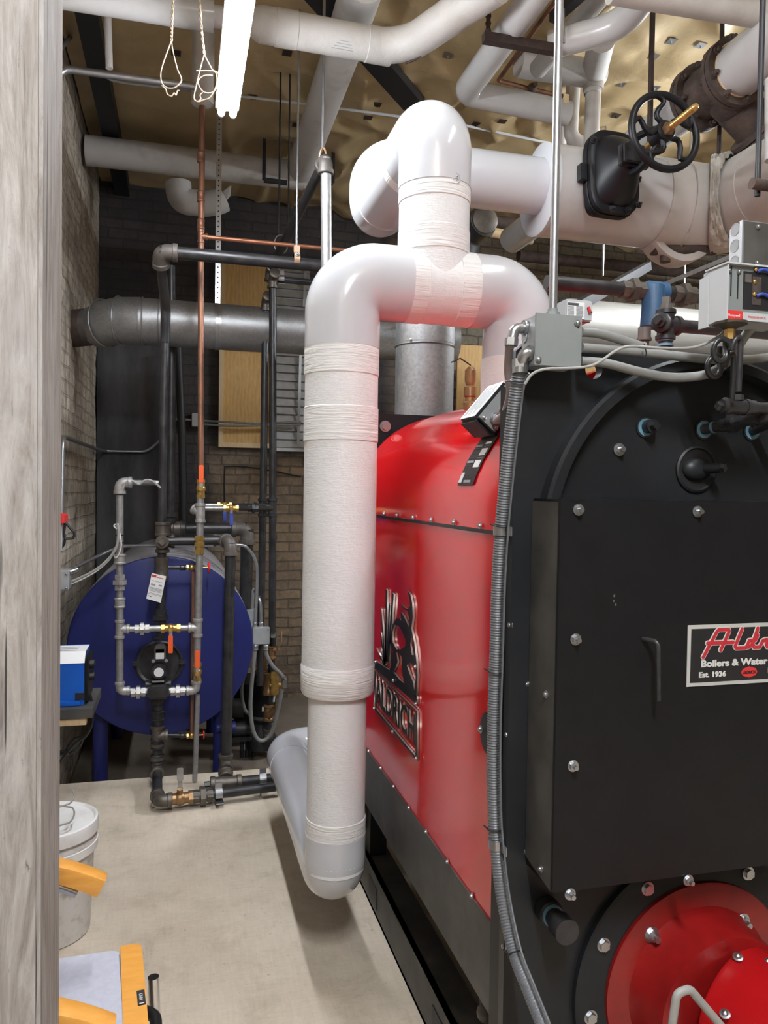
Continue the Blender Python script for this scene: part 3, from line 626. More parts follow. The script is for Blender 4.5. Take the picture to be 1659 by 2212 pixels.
# ------------------------------------------------------------------ small plates on the jacket
def onarch(y, t, k=.003):   # point and normal on the dome
    A = arch(200, k); i = min(range(1, 200), key=lambda j: abs(A[j][1] - t) if A[j][0] < BC else 9); a, b = A[i - 1], A[i + 1]
    d = V((b[0] - a[0], 0, b[1] - a[1])).normalized(); return V((A[i][0], y, A[i][1])), V((-d.z, 0, d.x))
def curvplate(name, y0, y1, z0, z1, mat, k, parent):
    m = MB(); R = []
    for i in range(13):
        z = z0 + (z1 - z0) * i / 12; p, n = onarch(0, z, k); sh = -.5 * (z - 1.47); R.append([V((p.x, y0 + sh, p.z)), V((p.x, y1 + sh, p.z)), V((p.x, y1 + sh, p.z)) + n * .0012, V((p.x, y0 + sh, p.z)) + n * .0012])
    m.quadring(R); return m.build(name, mat, parent)
lp = curvplate('rating_plate', 1.592, 1.688, 1.466, 1.575, 'plug', .002, boiler); lp['label'] = 'black and silver rating plate'
for k in range(9): curvplate('data_row', 1.600, 1.632, 1.507 + .0062 * k, 1.511 + .0062 * k, 'label', .0036, lp)
for k in range(6): curvplate('text_row', 1.643, 1.680, 1.510 + .0088 * k, 1.5122 + .0088 * k, 'greyink', .0036, lp)
curvplate('stamp_block', 1.666, 1.683, 1.470, 1.494, 'label', .0036, lp)
for k in range(3): curvplate('text_row', 1.612, 1.652, 1.473 + .0085 * k, 1.4755 + .0085 * k, 'greyink', .0036, lp)
p = atX(1056, 1586, BX - .004)
m = MB(); m.lathe(p + X1 * .003, -X1, [(0, .045), (.005, .044), (.006, .01)], 32); ov = m.build('access_cover', 'blk', boiler); screws(ov, [p + V((-.003, .034, 0))], -X1, .0055)
# low-water cut-off box on the dome
def quadbox(name, c, ex, ey, ez, mat, parent, bev=.004):
    m = MB(); m.obox(c, ex, ey, ez, bev); return m.build(name, mat, parent)
bl, bn = onarch(1.62, 1.635, 0.); n_ = V((-.70, 0, .714)).normalized(); t_ = V((n_.z, 0, -n_.x)); t_ = V((.65, 0, .76)).normalized(); n_ = V((-.76, 0, .65)).normalized()
lc = thing('limit_control_box', 'black control box with white printed lid sitting tilted on the red dome', 'control box', bl)
c0 = V((.668, 1.605, 1.634)); LBC, LBT, LBN = c0.copy(), t_.copy(), n_.copy()
quadbox('case', c0, t_ * .058, Y1 * .052, n_ * .031, 'blk', lc, .008)
quadbox('side_cover', c0 - Y1 * .0505, t_ * .050, Y1 * .003, n_ * .025, 'jbox', lc, .002)
quadbox('lid_label', c0 + n_ * .0315, t_ * .051, Y1 * .045, n_ * .0006, 'label', lc, 0)
for k in range(9): quadbox('print_line', c0 + n_ * .0323 + Y1 * (-.033 + .008 * k), t_ * (.042 if k % 3 else .028), Y1 * .0012, n_ * .0003, 'greyink', lc, 0)
for s in (-.026, .012):
    a = c0 - Y1 * .053 + t_ * s - n_ * .006; m = MB(); m.cyl(a, a - Y1 * .006, .013); m.hexa(a - Y1 * .006, a - Y1 * .012, .014); m.cyl(a - Y1 * .012, a - Y1 * .024, .0105); m.build('cable_gland', 'zinc', lc)
screws(lc, [c0 - Y1 * .0535 + t_ * s - n_ * q for s, q in ((-.042, -.015), (-.040, .02), (.03, .018))], -Y1, .0035)
# ================================================================== INSULATED STEAM HEADER
RB, RS = .106, .086
PX, PY = .448, 2.2
hz = 2.06
hdr = thing('steam_header', 'large glossy white insulated steam header arching over the boiler with a long left drop leg', 'pipe', (PX, PY, .2))
RX, RY = 1.0, 2.2; TX = .722
# wrapped straight runs
zl = atY(725, 1488, PY).z
part(hdr, 'wrapped_drop', [(PX, PY, zl), (PX, PY, hz - .20)], RB, 'canvas', seg=48)
m = MB(); m.lathe((PX, PY, zl - .012), Z1, [(0, RS), (.002, RB - .004), (.012, RB + .0015), (.085, RB + .0025), (.09, RB)], 48); m.build('end_band', 'band', hdr)
part(hdr, 'lower_drop', [(PX, PY, .34), (PX, PY, zl + .02)], RS, 'canvas', seg=48)
band(hdr, (PX, PY, .43), Z1, RS, .13)
band(hdr, (PX, PY, hz - .235), Z1, RB, .09); band(hdr, (PX, PY, hz - .42), Z1, RB, .10)
part(hdr, 'elbow_cover', [(PX, PY, hz - .20), (PX, PY, hz), (PX + .21, PY, hz)], RB + .003, 'pvc', .16, 48, 20)
part(hdr, 'tee_wrap', [(PX + .20, PY, hz), (RX - .20, RY, hz)], RB + .001, 'canvas', seg=48)
band(hdr, (PX + .21, PY, hz), X1, RB + .001, .05); band(hdr, (RX - .19, PY, hz), X1, RB + .001, .06)
part(hdr, 'elbow_cover', [(RX - .21, RY, hz), (RX, RY, hz), (RX, RY, hz - .20)], RB + .003, 'pvc', .16, 48, 20)
part(hdr, 'boiler_riser', [(RX, RY, hz - .2), (RX, RY, 1.69)], RB + .006, 'canvas', seg=48)
# riser from the tee, long-radius elbow, run to the rear, rolling offset, run to the right
tz = 2.525; y2 = 2.90; z2 = 2.70; xo = .735
part(hdr, 'tee_riser', [(TX, PY, hz), (TX, PY, tz - .175)], RB - .001, 'canvas', seg=48)
band(hdr, (TX, PY, hz + .125), Z1, RB - .001, .07); band(hdr, (TX, PY, tz - .20), Z1, RB - .001, .05)
part(hdr, 'elbow_cover', [(TX, PY, tz - .18), (TX, PY, tz), (TX, PY + .2, tz)], RB + .003, 'pvc', .17, 48, 24)
part(hdr, 'rear_run', [(TX, PY + .19, tz), (TX, y2 - .10, tz)], RB, 'pvc', seg=48)
band(hdr, (TX, PY + .22, tz), Y1, RB, .06)
part(hdr, 'elbow_cover', [(TX, y2 - .12, tz), (TX, y2, tz), (TX, y2 + .005, z2), (TX + .25, y2 + .005, z2)], RB + .003, 'pvc', [0, .115, .13, 0], 48, 16)
part(hdr, 'right_run', [(TX + .14, y2 + .005, z2), (1.62, y2 + .005, z2)], RB + .004, 'pvc', seg=48)
# moulded number boss on the upper elbow
q = atY(946, 379, PY - RB); ax = V((.20, -1, .05)).normalized(); m = MB(); b0 = V((TX + .028, PY - sqrt(RB ** 2 - .028 ** 2) - .002, q.z))
m.tube([b0 + V((.015 * cos(t), 0, .015 * sin(t))) for t in [2 * pi * k / 28 for k in range(28)]], .0012, seg=8, closed=True); m.build('moulded_ring', 'pvc', hdr)
text('19', 'moulded_number', 'pvc', hdr, b0 + V((-.0095, -.001, -.007)), X1, Z1, .019, th=.003)
# ------------------------------------------------------------------ return leg along the floor
xf = PX; ylow = PY; zf = .315; yfar = 3.33
ret = thing('return_pipe', 'white insulated return pipe running along the floor from the drop leg to the rear', 'pipe', (PX, 2.8, .23))
part(ret, 'elbow_cover', [(PX, PY, zf + .13), (PX, PY, zf), (PX, PY + .19, zf)], RS + .003, 'pvc', .13, 48, 20)
part(ret, 'floor_run', [(PX, PY + .18, zf), (PX, yfar - .2, zf)], RS + .002, 'pvc', seg=48)
part(ret, 'elbow_cover', [(PX, yfar - .22, zf), (PX, yfar, zf), (PX + .23, yfar, zf)], RS + .004, 'pvc', .13, 48, 16)
part(ret, 'rear_run', [(PX + .2, yfar, zf), (1.05, yfar, zf)], RS + .002, 'pvc', seg=40)
# ------------------------------------------------------------------ big insulated main with collar, elbow toward the viewer
YM = y2 + .01; ZM = 2.688; RM = .181
mn = thing('steam_main', 'very large white insulated steam main with a flat collar at the right', 'pipe', (1.9, YM, 2.5))
cx0 = atY(1160, 410, YM).x
m = MB(); m.lathe((cx0, YM, ZM), X1, [(0, RB), (.0, RM - .012), (.006, RM), (.02, RM), (.02, RM - .01)], 56); m.build('end_collar', 'pvc', mn)
ex = atY(1560, 430, YM).x
part(mn, 'main_run', [(cx0 + .01, YM, ZM), (ex - .36, YM, ZM)], RM - .002, 'oldpvc', seg=56)
part(mn, 'elbow_cover', [(ex - .37, YM, ZM), (ex, YM, ZM), (ex, YM - .30, ZM)], RM + .004, 'oldwrap', .28, 56, 18)
part(mn, 'front_run', [(ex, YM - .28, ZM), (ex, .9, ZM)], RM, 'oldwrap', seg=56)
def ringpath(c, ax, r, wob): 
    _, u, w = frame(V(ax)); return [c + (u * cos(t) + w * sin(t)) * (r + wob * noise.noise(V((cos(t) * 3, sin(t) * 3, 1)))) for t in [2 * pi * k / 64 for k in range(64)]]
ctr = V((ex - .28, YM - .28, ZM))
def elring(q, rad, wob, sc=3.): 
    q = radians(q); cc = ctr + V((sin(q), cos(q), 0)) * .28; ax = V((cos(q), -sin(q), 0)); _, u, w = frame(ax)
    return [cc + (u * cos(t) + w * sin(t)) * (rad + wob * noise.fractal(V((cos(t) * sc, sin(t) * sc, q * 14)), .7, 2, 3)) for t in [2 * pi * k / 90 for k in range(90)]]
m = MB(); m.quadring([elring(9 + .8 * k, RM + (.003 if k in (0, 4) else .009), .004) for k in range(5)], cap=False); m.build('wrap_edge', 'cement', mn)
m = MB(); m.quadring([elring(38 + 1.6 * k, RM + (.001 if k in (0, 13) else .014), .012, 5.) for k in range(14)], cap=False); m.build('cement_joint', 'cement', mn)
sx_ = atY(1462, 540, 2.9).x; m = MB(); m.lathe((sx_, 2.85, 2.612), Y1, [(.05, .05), (.05, .125), (.0, .14), (.0, .168), (.01, .172), (.10, .172), (.10, .05)], 48); m.build('broken_lagging', 'oldwrap', mn)
m = MB(); m.cyl((sx_ - .12, 2.90, 2.50), (sx_ + .16, 2.86, 2.515), .03); m.cyl((sx_ - .07, 2.88, 2.50), (sx_ - .07, 2.88, 2.44), .022); m.build('exposed_pipe', 'rust', mn)
# gate valve on the main: black bonnet, yoke, handwheel and rising bronze stem
vb = atY(1312, 385, YM - RM + .01); va = V((.03, -1, .07)).normalized()
gv = thing('steam_gate_valve', 'black cast iron gate valve with spoked handwheel and bronze stem on the steam main', 'valve', vb)
_, vu, vw = frame(va); vu = V((1, .03, 0)).normalized(); vw = vu.cross(va).normalized()
if vw.z < 0: vw = -vw
def sup(c, hw, hh, e=.55): return [c + vu * hw * math.copysign(abs(cos(t)) ** e, cos(t)) + vw * hh * math.copysign(abs(sin(t)) ** e, sin(t)) for t in [2 * pi * k / 56 for k in range(56)]]
m = MB(); m.quadring([sup(vb + va * t, *s_) for t, s_ in ((-.06, (.088, .135)), (-.004, (.098, .15)), (.0, (.108, .162)), (.003, (.112, .166)), (.026, (.112, .166)), (.029, (.109, .163)))]); m.build('body_flange', 'cast', gv)
m = MB(); m.quadring([sup(vb + va * t, *s_) for t, s_ in ((.03, (.107, .160)), (.033, (.109, .162)), (.052, (.109, .162)), (.056, (.104, .157)), (.057, (.088, .136)), (.075, (.086, .132, .7)), (.10, (.077, .115, .8)), (.125, (.064, .09, .9)), (.15, (.05, .062, 1.)), (.165, (.045, .05, 1.)))]); m.build('bonnet', 'cast', gv)
m = MB(); m.obox(vb + va * .172, vu * .06, vw * .04, va * .012, .004); m.obox(vb + va * .195, vu * .055, vw * .034, va * .008, .003); m.build('packing_gland', 'iron', gv)
m = MB(); wl_ = .335
for s in (-1, 1): m.tube([vb + va * .16 + vw * s * .055, vb + va * .21 + vw * s * .062, vb + va * .27 + vw * s * .05, vb + va * wl_ + vw * s * .02], .0135, .04, 10)
m.cyl(vb + va * (wl_ - .03), vb + va * (wl_ + .012), .034); m.build('yoke', 'cast', gv)
hc = vb + va * (wl_ + .02); m = MB(); WR = .132
m.tube([hc + (vu * cos(t) + vw * sin(t)) * WR for t in [2 * pi * k / 48 for k in range(48)]], .0125, seg=14, closed=True)
m.lathe(hc - va * .018, va, [(0, .030), (.003, .036), (.03, .036), (.036, .030), (.036, .018)], 28)
for k in range(5):
    a = 2 * pi * k / 5 + 1.85; pp = []
    for t in range(9):
        r_ = .03 + (WR - .03) * t / 8; b = a + .28 * sin(2 * pi * t / 8); pp.append(hc + (vu * cos(b) + vw * sin(b)) * r_)
    m.tube(pp, .0095, seg=10)
m.build('handwheel', 'cast', gv)
m = MB(); m.lathe(hc + va * .012, va, [(0, .024), (.012, .024), (.02, .019), (.03, .016)], 6); m.build('stem_nut', 'bronze', gv)
m = MB(); P = [hc - va * .1, hc + va * .165]; m.lathe(P[0], va, [(0, .0115)] + [(.10 + .0028 * k, .0115 if k % 2 else .0125) for k in range(58)] + [(.265, .010), (.27, .006)], 16); m.build('stem', 'brass', gv)
m = MB(); a = vb - vu * .112 + va * .02 + vw * -.005; m.obox(a - vu * .012, vu * .014, vw * .034, va * .016, .003); m.build('body_lug', 'blk', gv)
bolts(gv, [vb + va * .058 + vu * x + vw * y for x, y in ((.098, .10), (.098, -.02), (.098, -.12), (-.098, .11), (-.02, -.15), (.05, -.148))], va, .009, mat='iron')
# ================================================================== HOT WATER TANK
TY = 4.1; tc = atY(351, 1396, TY); TR = (atY(547, 1396, TY) - tc).length
tank = thing('storage_tank', 'large blue horizontal round storage tank with grey jacket standing at the rear left', 'tank', (tc.x, 4.9, LOW))
m = MB(); m.lathe((tc.x, TY, tc.z), Y1, [(0, TR - .012), (.004, TR - .003), (.02, TR)], 80); m.build('front_head', 'tank', tank)
m = MB(); m.lathe((tc.x, TY + .02, tc.z), Y1, [(0, TR - .002), (1.6, TR - .002), (1.64, TR - .08)], 80); m.build('jacket', 'tankwrap', tank)
m = MB(); m.tube([(tc.x + .15, TY + .012, tc.z + .41), (tc.x + .15, TY + .012, tc.z + .405)], .001)
for px, y0 in ((212, TY + .12), (478, TY + .12), (212, 5.3), (478, 5.3)):
    x = atY(px, 1600, TY).x; m = MB(); m.cyl((x, y0, LOW), (x, y0, tc.z - .28), .038); m.build('leg', 'tank', tank)
for k in range(5):
    y = TY + .16 + .13 * k; m = MB(); m.lathe((tc.x, y, tc.z), Y1, [(0, TR), (.004, TR + .002), (.012, TR + .002), (.016, TR)], 80, cap=False); m.build('jacket_strap', 'tankwrap', tank)
p = atY(480, 1572, TY + .1); m = MB(); m.cyl(p - X1 * .03, p + X1 * .07, .03); m.build('drain_nozzle', 'tank', tank)
# handhole cover
hc_ = atY(344, 1432, TY - .004); m = MB(); HR = .118
m.lathe(hc_ + Y1 * .006, -Y1, [(0, HR), (.02, HR), (.024, HR - .008), (.014, HR - .02), (.014, .02)], 48); hd = m.build('handhole_cover', 'iron', tank)
for a in (0.05, pi - .05, -1.15, pi + 1.15):
    q = hc_ + V((cos(a), 0, sin(a))) * (HR - .004) - Y1 * .02; m = MB(); m.obox(q, V((cos(a), 0, sin(a))) * .016, V((-sin(a), 0, cos(a))) * .012, Y1 * .012, .003); m.hexa(q - Y1 * .01, q - Y1 * .024, .009); m.build('clamp_lug', 'iron', hd)
# ------------------------------------------------------------------ black iron line with the circulator, in front of the tank
YR = 3.88
def P(px, py, y=YR): return atY(px, py, y)
rb = .0235
bl_ = thing('black_pipe_line', 'black iron pipe from the overhead line through the circulator down to the floor', 'pipe', P(340, 1745, 3.55))
A = atY(345, 543, 3.62); B = P(358, 668, 3.86)
r2 = .0285
part(bl_, 'overhead_pipe', [A, V((atY(770, 575, 3.62).x, 3.62, A.z))], r2, 'iron')
elbow(bl_, A, X1, (B - A), r2, 'greyfit')
part(bl_, 'offset_pipe', [A, B, P(357, 740, 3.88)], [.0265, .024, .022] if False else .0235, 'iron', .04)
part(bl_, 'upper_drop', [P(357, 730), P(350, 1140)], .0205, 'iron')
coupling(bl_, P(352, 1143), Z1, .027, L=.07)
tee(bl_, P(351, 1169), [Z1, X1, -Z1], .024, 'fit', plug=-Y1, L=.055)
part(bl_, 'nipple', [P(350, 1169), P(348, 1330)], .021, 'iron')
coupling(bl_, P(349, 1230), Z1, .0245, L=.12, name='reducer')
union(bl_, P(347, 1333), Z1, .021, 'iron')
part(bl_, 'nipple', [P(347, 1340), P(345, 1380)], .018, 'iron')
c = P(345, 1378); m = MB(); m.lathe(c, Z1, [(-.004, .03), (.004, .03)], 20); m.build('pump_flange', 'iron', bl_)
part(bl_, 'lower_drop', [P(342, 1500), P(339, 1690)], rb, 'iron')
for py, L in ((1500, .10), (1545, .05), (1606, .055), (1640, .05)): coupling(bl_, P(341 if py < 1560 else 340, py), Z1, rb, 'iron', L)
tee(bl_, P(340, 1590), [Z1, -Z1, X1], rb, 'fit', L=.05)
e1 = P(339, 1688); e2_ = atY(340, 1747, 3.54); e1.z = max(e1.z, .075); e2_.z = .05
elbow(bl_, e1, Z1, e2_ - e1, rb); part(bl_, 'nipple', [e1, e2_], rb, 'iron'); elbow(bl_, e2_, e1 - e2_, X1, rb)
ef = atY(612, 1722, 3.60); ef.z = .05
part(bl_, 'floor_pipe', [e2_, ef], rb * .92, 'iron')
ballvalve(bl_, e2_.lerp(ef, .17), ef - e2_, .019, V((0, -.35, 1)), V((0, .25, 1)), .055, 'zinc', 'bronze')
union(bl_, e2_.lerp(ef, .345), ef - e2_, rb * .9, 'fit')
def clamp(name, label, p, ax, r, up, group):
    t = thing(name, label, 'clamp', p, group); ax = V(ax).normalized(); up = V(up).normalized(); s = ax.cross(up).normalized(); m = MB(); pts = []
    for k in range(13):
        a = -pi / 2 + pi * k / 12; pts.append(p + up * r * cos(a) * 1.08 + s * r * 1.08 * sin(a))
    pts = [pts[0] - up * r * .5] + pts + [pts[-1] - up * r * .5]
    for a, b in zip(pts, pts[1:]): m.bar(a, b, .032, .003, up=(up + s * .01).cross(ax) if False else ax.cross((b - a).normalized()))
    m.build('strap', 'zinc', t); n = MB(); n.obox(p - up * (r + .004), ax * .018, s * (r + .03), up * .002); n.obox(p + up * (r * 1.08 + .012), ax * .016, s * .003, up * .014); n.build('base_plate', 'zinc', t)
    h = MB(); h.hexa(p + up * (r + .012) - s * .003, p + up * (r + .012) - s * .012, .007); h.build('bolt', 'zinc', t); return t
clamp('pipe_clamp', 'zinc pipe clamp on the nearer black floor pipe', e2_.lerp(ef, .47), ef - e2_, rb, Z1, 'floor pipe clamps')
# circulator pump
cp = thing('circulator_pump', 'small black circulator pump with grey cap and round label in front of the blue tank', 'pump', P(343, 1500))
q = P(342, 1478); m = MB(); m.obox(q, X1 * .045, Y1 * .03, Z1 * .04, .012); m.cyl(q - Z1 * .06, q + Z1 * .05, .028); m.cyl(q - X1 * .06, q + X1 * .06, .021); m.build('pump_body', 'iron', cp)
q = P(344, 1445) - Y1 * .02; m = MB(); m.cyl(q + Y1 * .03, q - Y1 * .04, .036); m.cyl(q - Y1 * .04, q - Y1 * .052, .031); m.build('motor', 'iron', cp)
m = MB(); m.cyl(q - Y1 * .052, q - Y1 * .0535, .0225, seg=28); m.build('round_label', 'label', cp)
q = P(346, 1409) - Y1 * .02; m = MB(); m.obox(q, X1 * .026, Y1 * .022, Z1 * .030, .006); m.cyl(q + Z1 * .022 + Y1 * .022, q + Z1 * .022 - Y1 * .022, .026); m.build('control_cap', 'greyfit', cp)
m = MB(); m.box(q + V((-.019, -.0235, -.024)), q + V((.019, -.022, .006))); m.build('cap_label', 'label', cp)
q2 = q - Z1 * .032; m = MB(); m.obox(q2, X1 * .034, Y1 * .018, Z1 * .010, .002); m.build('flange', 'iron', cp)
for s in (-1, 1):
    m = MB(); m.hexa(q2 + X1 * s * .03 - Y1 * .015, q2 + X1 * s * .03 - Y1 * .026, .009); m.build('bolt', 'zinc', cp)
m = MB(); q3 = P(342, 1466) - Y1 * .055; m.obox(q3, X1 * .028, Y1 * .004, Z1 * .004); m.build('pump_lip', 'galvf', cp)
# paper tag
t_ = [P(*p, YR - .05) for p in ((328, 1238), (359, 1245), (347, 1302), (316, 1293))]; m = MB(); m.prism(t_, (0, .0008, 0)); tg = m.build('paper_tag', 'paper'); tag(tg, 'white printed paper tag hanging from the black pipe above the circulator', 'tag')
def bil(u, v): return (t_[0] * (1 - u) + t_[1] * u) * (1 - v) + (t_[3] * (1 - u) + t_[2] * u) * v - Y1 * .0005
for u0, u1, v0, v1, mt in ((.05, .35, .04, .13, 'labred'), (.4, .9, .1, .12, 'labred'), (.1, .9, .26, .275, 'greyink'), (.1, .4, .38, .45, 'greyink'), (.62, .85, .36, .42, 'greyink'), (.06, .94, .52, .535, 'greyink'), (.06, .94, .56, .575, 'greyink'), (.06, .94, .60, .615, 'greyink'), (.06, .9, .645, .66, 'greyink'), (.06, .94, .73, .745, 'greyink'), (.06, .92, .77, .785, 'greyink'), (.06, .3, .86, .885, 'ink')):
    m = MB(); m.prism([bil(u0, v0), bil(u1, v0), bil(u1, v1), bil(u0, v1)], (0, -.0003, 0)); m.build('print_line', mt, tg)
# gate valves with red wheels on short nipples
for py, x1, xw, g in ((1226, 402, 448, 1), (1589, 402, 437, 2)):
    a = P(350 if g == 1 else 341, py); b = P(410, py); t = thing('drain_valve', 'small brass drain valve with red handwheel, ' + ('upper one beside the paper tag' if g == 1 else 'lower one under the blue tank'), 'valve', b, 'red wheel drain valves')
    part(t, 'nipple', [a + X1 * .03, b], .0105, 'iron'); coupling(t, P(394, py), X1, .0105, 'iron'); gatevalve(t, P(414, py), X1, .010, X1, .024 if g == 1 else .018, .082 if g == 1 else .058)
# ------------------------------------------------------------------ galvanized loop
YG = 3.80
gl = thing('galvanized_loop', 'galvanized pipe loop with orange lever valves around the circulator', 'pipe', P(340, 1500, YG))
def G(px, py): return P(px, py, YG)
rg_ = .0165
part(gl, 'left_riser', [G(259, 1042), G(259, 1493)], rg_, 'galvp'); part(gl, 'top_arm', [G(259, 1042), atY(350, 1043, 3.95)], rg_ * .8, 'galvp')
elbow(gl, G(259, 1042), -Z1, X1, rg_ * 1.2, 'galvf')
for py in (1057,): coupling(gl, G(259, py), Z1, rg_, 'galvf', L=.03)
coupling(gl, G(259, 1208), Z1, rg_ * 1.2, 'galvf', L=.05); coupling(gl, G(259, 1302), Z1, rg_ * 1.1, 'galvf', L=.05)
union(gl, G(259, 1258), Z1, rg_ * 1.05, 'galvf'); m = MB(); m.cyl(G(259, 1253), G(259, 1263), rg_ * 1.5); m.build('union_ring', 'iron', gl)
m = MB(); m.cyl(G(259, 1291), G(259, 1295), rg_ * 1.35); m.build('thread_seal', 'tealring', gl)
tee(gl, G(259, 1359), [Z1, -Z1, X1], rg_, 'galvf', L=.043); elbow(gl, G(259, 1493), Z1, X1, rg_, 'galvf')
part(gl, 'middle_arm', [G(259, 1359), G(427, 1356)], rg_ * .92, 'galvp'); union(gl, G(307, 1358), X1, rg_ * .95, 'galvf')
ballvalve(gl, G(369, 1357), X1, rg_ * .85, -Y1, -Z1, .085)
part(gl, 'bottom_arm', [G(259, 1493), G(424, 1491)], rg_ * .92, 'galvp'); union(gl, G(299, 1495), X1, rg_ * .95, 'galvf'); union(gl, G(384, 1493), X1, rg_ * .95, 'galvf')
m = MB(); m.obox(G(342, 1494), X1 * .05, Y1 * .035, Z1 * .03, .01); m.build('mixing_body', 'iron', gl)
part(gl, 'right_riser', [G(433, 1072), G(431, 1200), G(424, 1491)], rg_ * 1.05, 'galvp')
tee(gl, G(427, 1356), [Z1, -Z1, -X1], rg_ * 1.05, 'galvf', L=.043); elbow(gl, G(424, 1491), Z1, -X1, rg_ * 1.05, 'galvf')
tee(gl, G(433, 1108), [Z1, -Z1, V((-1, .9, .6))], rg_ * 1.1, 'galvf', L=.045)
v1 = ballvalve(gl, G(434, 1056), Z1, rg_ * .85, -Y1, Z1, .085); v2 = ballvalve(gl, G(426, 1452), Z1, rg_ * .85, -Y1, Z1, .085)
c = G(431, 1177); m = MB(); m.hexa(c - Z1 * .045, c - Z1 * .022, .026); m.hexa(c + Z1 * .022, c + Z1 * .045, .026); m.hexa(c - Z1 * .008, c + Z1 * .012, .027); m.cyl(c - Z1 * .045, c + Z1 * .045, .0215); m.build('check_valve', 'brass', gl)
# relief discharge pipes hanging behind the loop
onepipe('discharge_pipe', 'thin grey discharge pipe hanging straight down beside the circulator to the floor', 'pipe', [P(427, 1500, 3.86), P(421, 1686, 3.86)], .0125, 'galvp')
onepipe('copper_discharge_pipe', 'thin dull copper tube running down behind the right galvanized riser', 'pipe', [P(417, 1235, 3.88), P(414, 1590, 3.88)], .0085, 'copper')
# copper riser from the ceiling
cr = thing('copper_riser', 'tall bare copper pipe dropping from a white wrapped stub to the orange lever valve', 'pipe', G(434, 1040))
part(cr, 'tube', [P(437, 225, YG), P(434, 560, YG), P(434, 1044, YG)], .0145, 'copper'); part(cr, 'wrapped_stub', [P(441, 45, YG), P(437, 225, YG)], .052, 'oldwrap', seg=28)
m = MB(); s0 = P(437, 232, YG); m.lathe(s0 + Z1 * .03, -Z1, [(0, .052), (.015, .045), (.025, .02)], 28); m.build('wrap_end', 'oldwrap', cr)
for py in (340, 425, 485): coupling(cr, P(434, py, YG), Z1, .0135, 'copper', .05)
# twin blue lever valve branches to the right
for py, yy, px_v, px_u, x1, g in ((1092, 4.05, 485, 530, 571, 'rear'), (1098, 3.86, 499, 547, 586, 'front')):
    t = thing('valve_branch', 'thin pipe branch with blue lever valve, %s of the pair above the tank' % g, 'pipe', P(px_v, py, yy))
    part(t, 'galvanized_arm', [P(428 if g == 'rear' else 440, py, yy), P(px_v - 8, py, yy)], .0115, 'galvp'); part(t, 'black_arm', [P(px_v, py, yy), atY(x1, py, 4.3 if g == 'rear' else 4.2)], .0125, 'iron')
    ballvalve(t, P(px_v, py, yy), X1, .0115, -Y1, -Z1, .06, 'bluegrip', 'brass'); union(t, P(px_u, py + 1, yy + .17), X1, .0125, 'iron')
    if g == 'rear': elbow(t, P(424, py, yy), X1, V((.3, -1, -.6)), .012, 'galvf')
# twin vertical black pipes
for x0, x1, ytop, ybot, yy, g in ((574, 561, 650, 1480, 4.42, 'left'), (589, 588, 601, 1365, 4.34, 'right')):
    t = thing('black_riser', 'slim vertical black pipe, %s of the pair beside the plywood board' % g, 'pipe', P(x1, ybot, yy))
    top = P(x0, ytop, yy); part(t, 'riser', [top, P((x0 + x1) / 2 + 1, (ytop + ybot) / 2, yy), P(x1, ybot, yy)], .0205, 'iron'); tee(t, P(x0 - (6 if g == 'left' else 1), 1096, yy), [Z1, -Z1, -X1], .020, 'iron', .05)
    back = V((.12, -1, .02)); tgt = atY(590 if g == 'left' else 600, 598 if g == 'left' else 590, yy - .25 if g == 'left' else 4.25); elbow(t, top, -Z1, V((.10, -.75, .25)), .021, 'fit')
# line along the ceiling: galvanized drop, elbow, run back to the risers
ov = thing('overhead_branch', 'black pipe slanting back under the ceiling from a grey elbow beside the white header', 'pipe', atY(704, 343, 3.3))
e = atY(704, 343, 3.25); bk = atY(590, 590, 4.4); bk.x = atY(586, 565, 4.36).x; bk = atZ(583, 588, e.z - .05) if False else P(583, 585, 4.4)
part(ov, 'drop', [e, atY(706, 700, 3.25)], .0225, 'galvp'); part(ov, 'rear_run', [e, bk], .0225, 'iron'); elbow(ov, e, -Z1, bk - e, .024, 'greyfit')
elbow(ov, bk, e - bk, -Z1, .022, 'fit')
onepipe('black_cross_pipe', 'short black pipe running right from the risers in front of the metal louver', 'pipe', [P(592, 602, 4.36), atY(690, 612, 4.36)], .0185, 'iron')
clamp('pipe_clamp', 'zinc pipe clamp on the black pipe in front of the louver', P(607, 602, 4.36), X1, .02, V((0, -.3, 1)), 'strut clamps')
# heavier black pipes around the tank top
hp_ = thing('heavy_black_pipe', 'heavy black pipe over the tank top dropping to the floor right of the circulator', 'pipe', P(488, 1700, 3.68))
YH = 3.86; rh = .0255
part(hp_, 'top_arm', [P(360, 1169, YH), P(487, 1167, YH)], rh * .85, 'iron'); elbow(hp_, P(484, 1167, YH + .03), -X1, -Y1, rh * .85, 'greyfit', L=.05); 
c = P(498, 1172, YH - .06); elbow(hp_, c, V((-.4, 1, .1)), -Z1, rh, 'greyfit', L=.06)
part(hp_, 'drop', [c, P(488, 1672, YH - .06)], rh, 'iron'); b = P(487, 1672, YH - .06); b.z = .10; f = atY(488, 1704, 3.66); f.z = .062
elbow(hp_, b, Z1, f - b, rh, 'fit', L=.05); tee(hp_, f, [X1, -X1], rh, 'fit', L=.07); coupling(hp_, f.lerp(b, .4), b - f, rh, 'fit', .05)
m = MB(); m.hexa(f - X1 * .07, f - X1 * .10, .014); m.build('end_plug', 'iron', hp_)
g_ = atY(615, 1694, 3.68); g_.z = .06; part(hp_, 'floor_pipe', [f, g_], rh * .95, 'iron')
clamp('pipe_clamp', 'zinc pipe clamp on the farther black floor pipe', f.lerp(g_, .62), X1, rh, Z1, 'floor pipe clamps')
h2 = thing('rear_black_pipe', 'thick black pipe passing behind the tank top and dropping at the brown brick wall', 'pipe', P(530, 1400, 4.6))
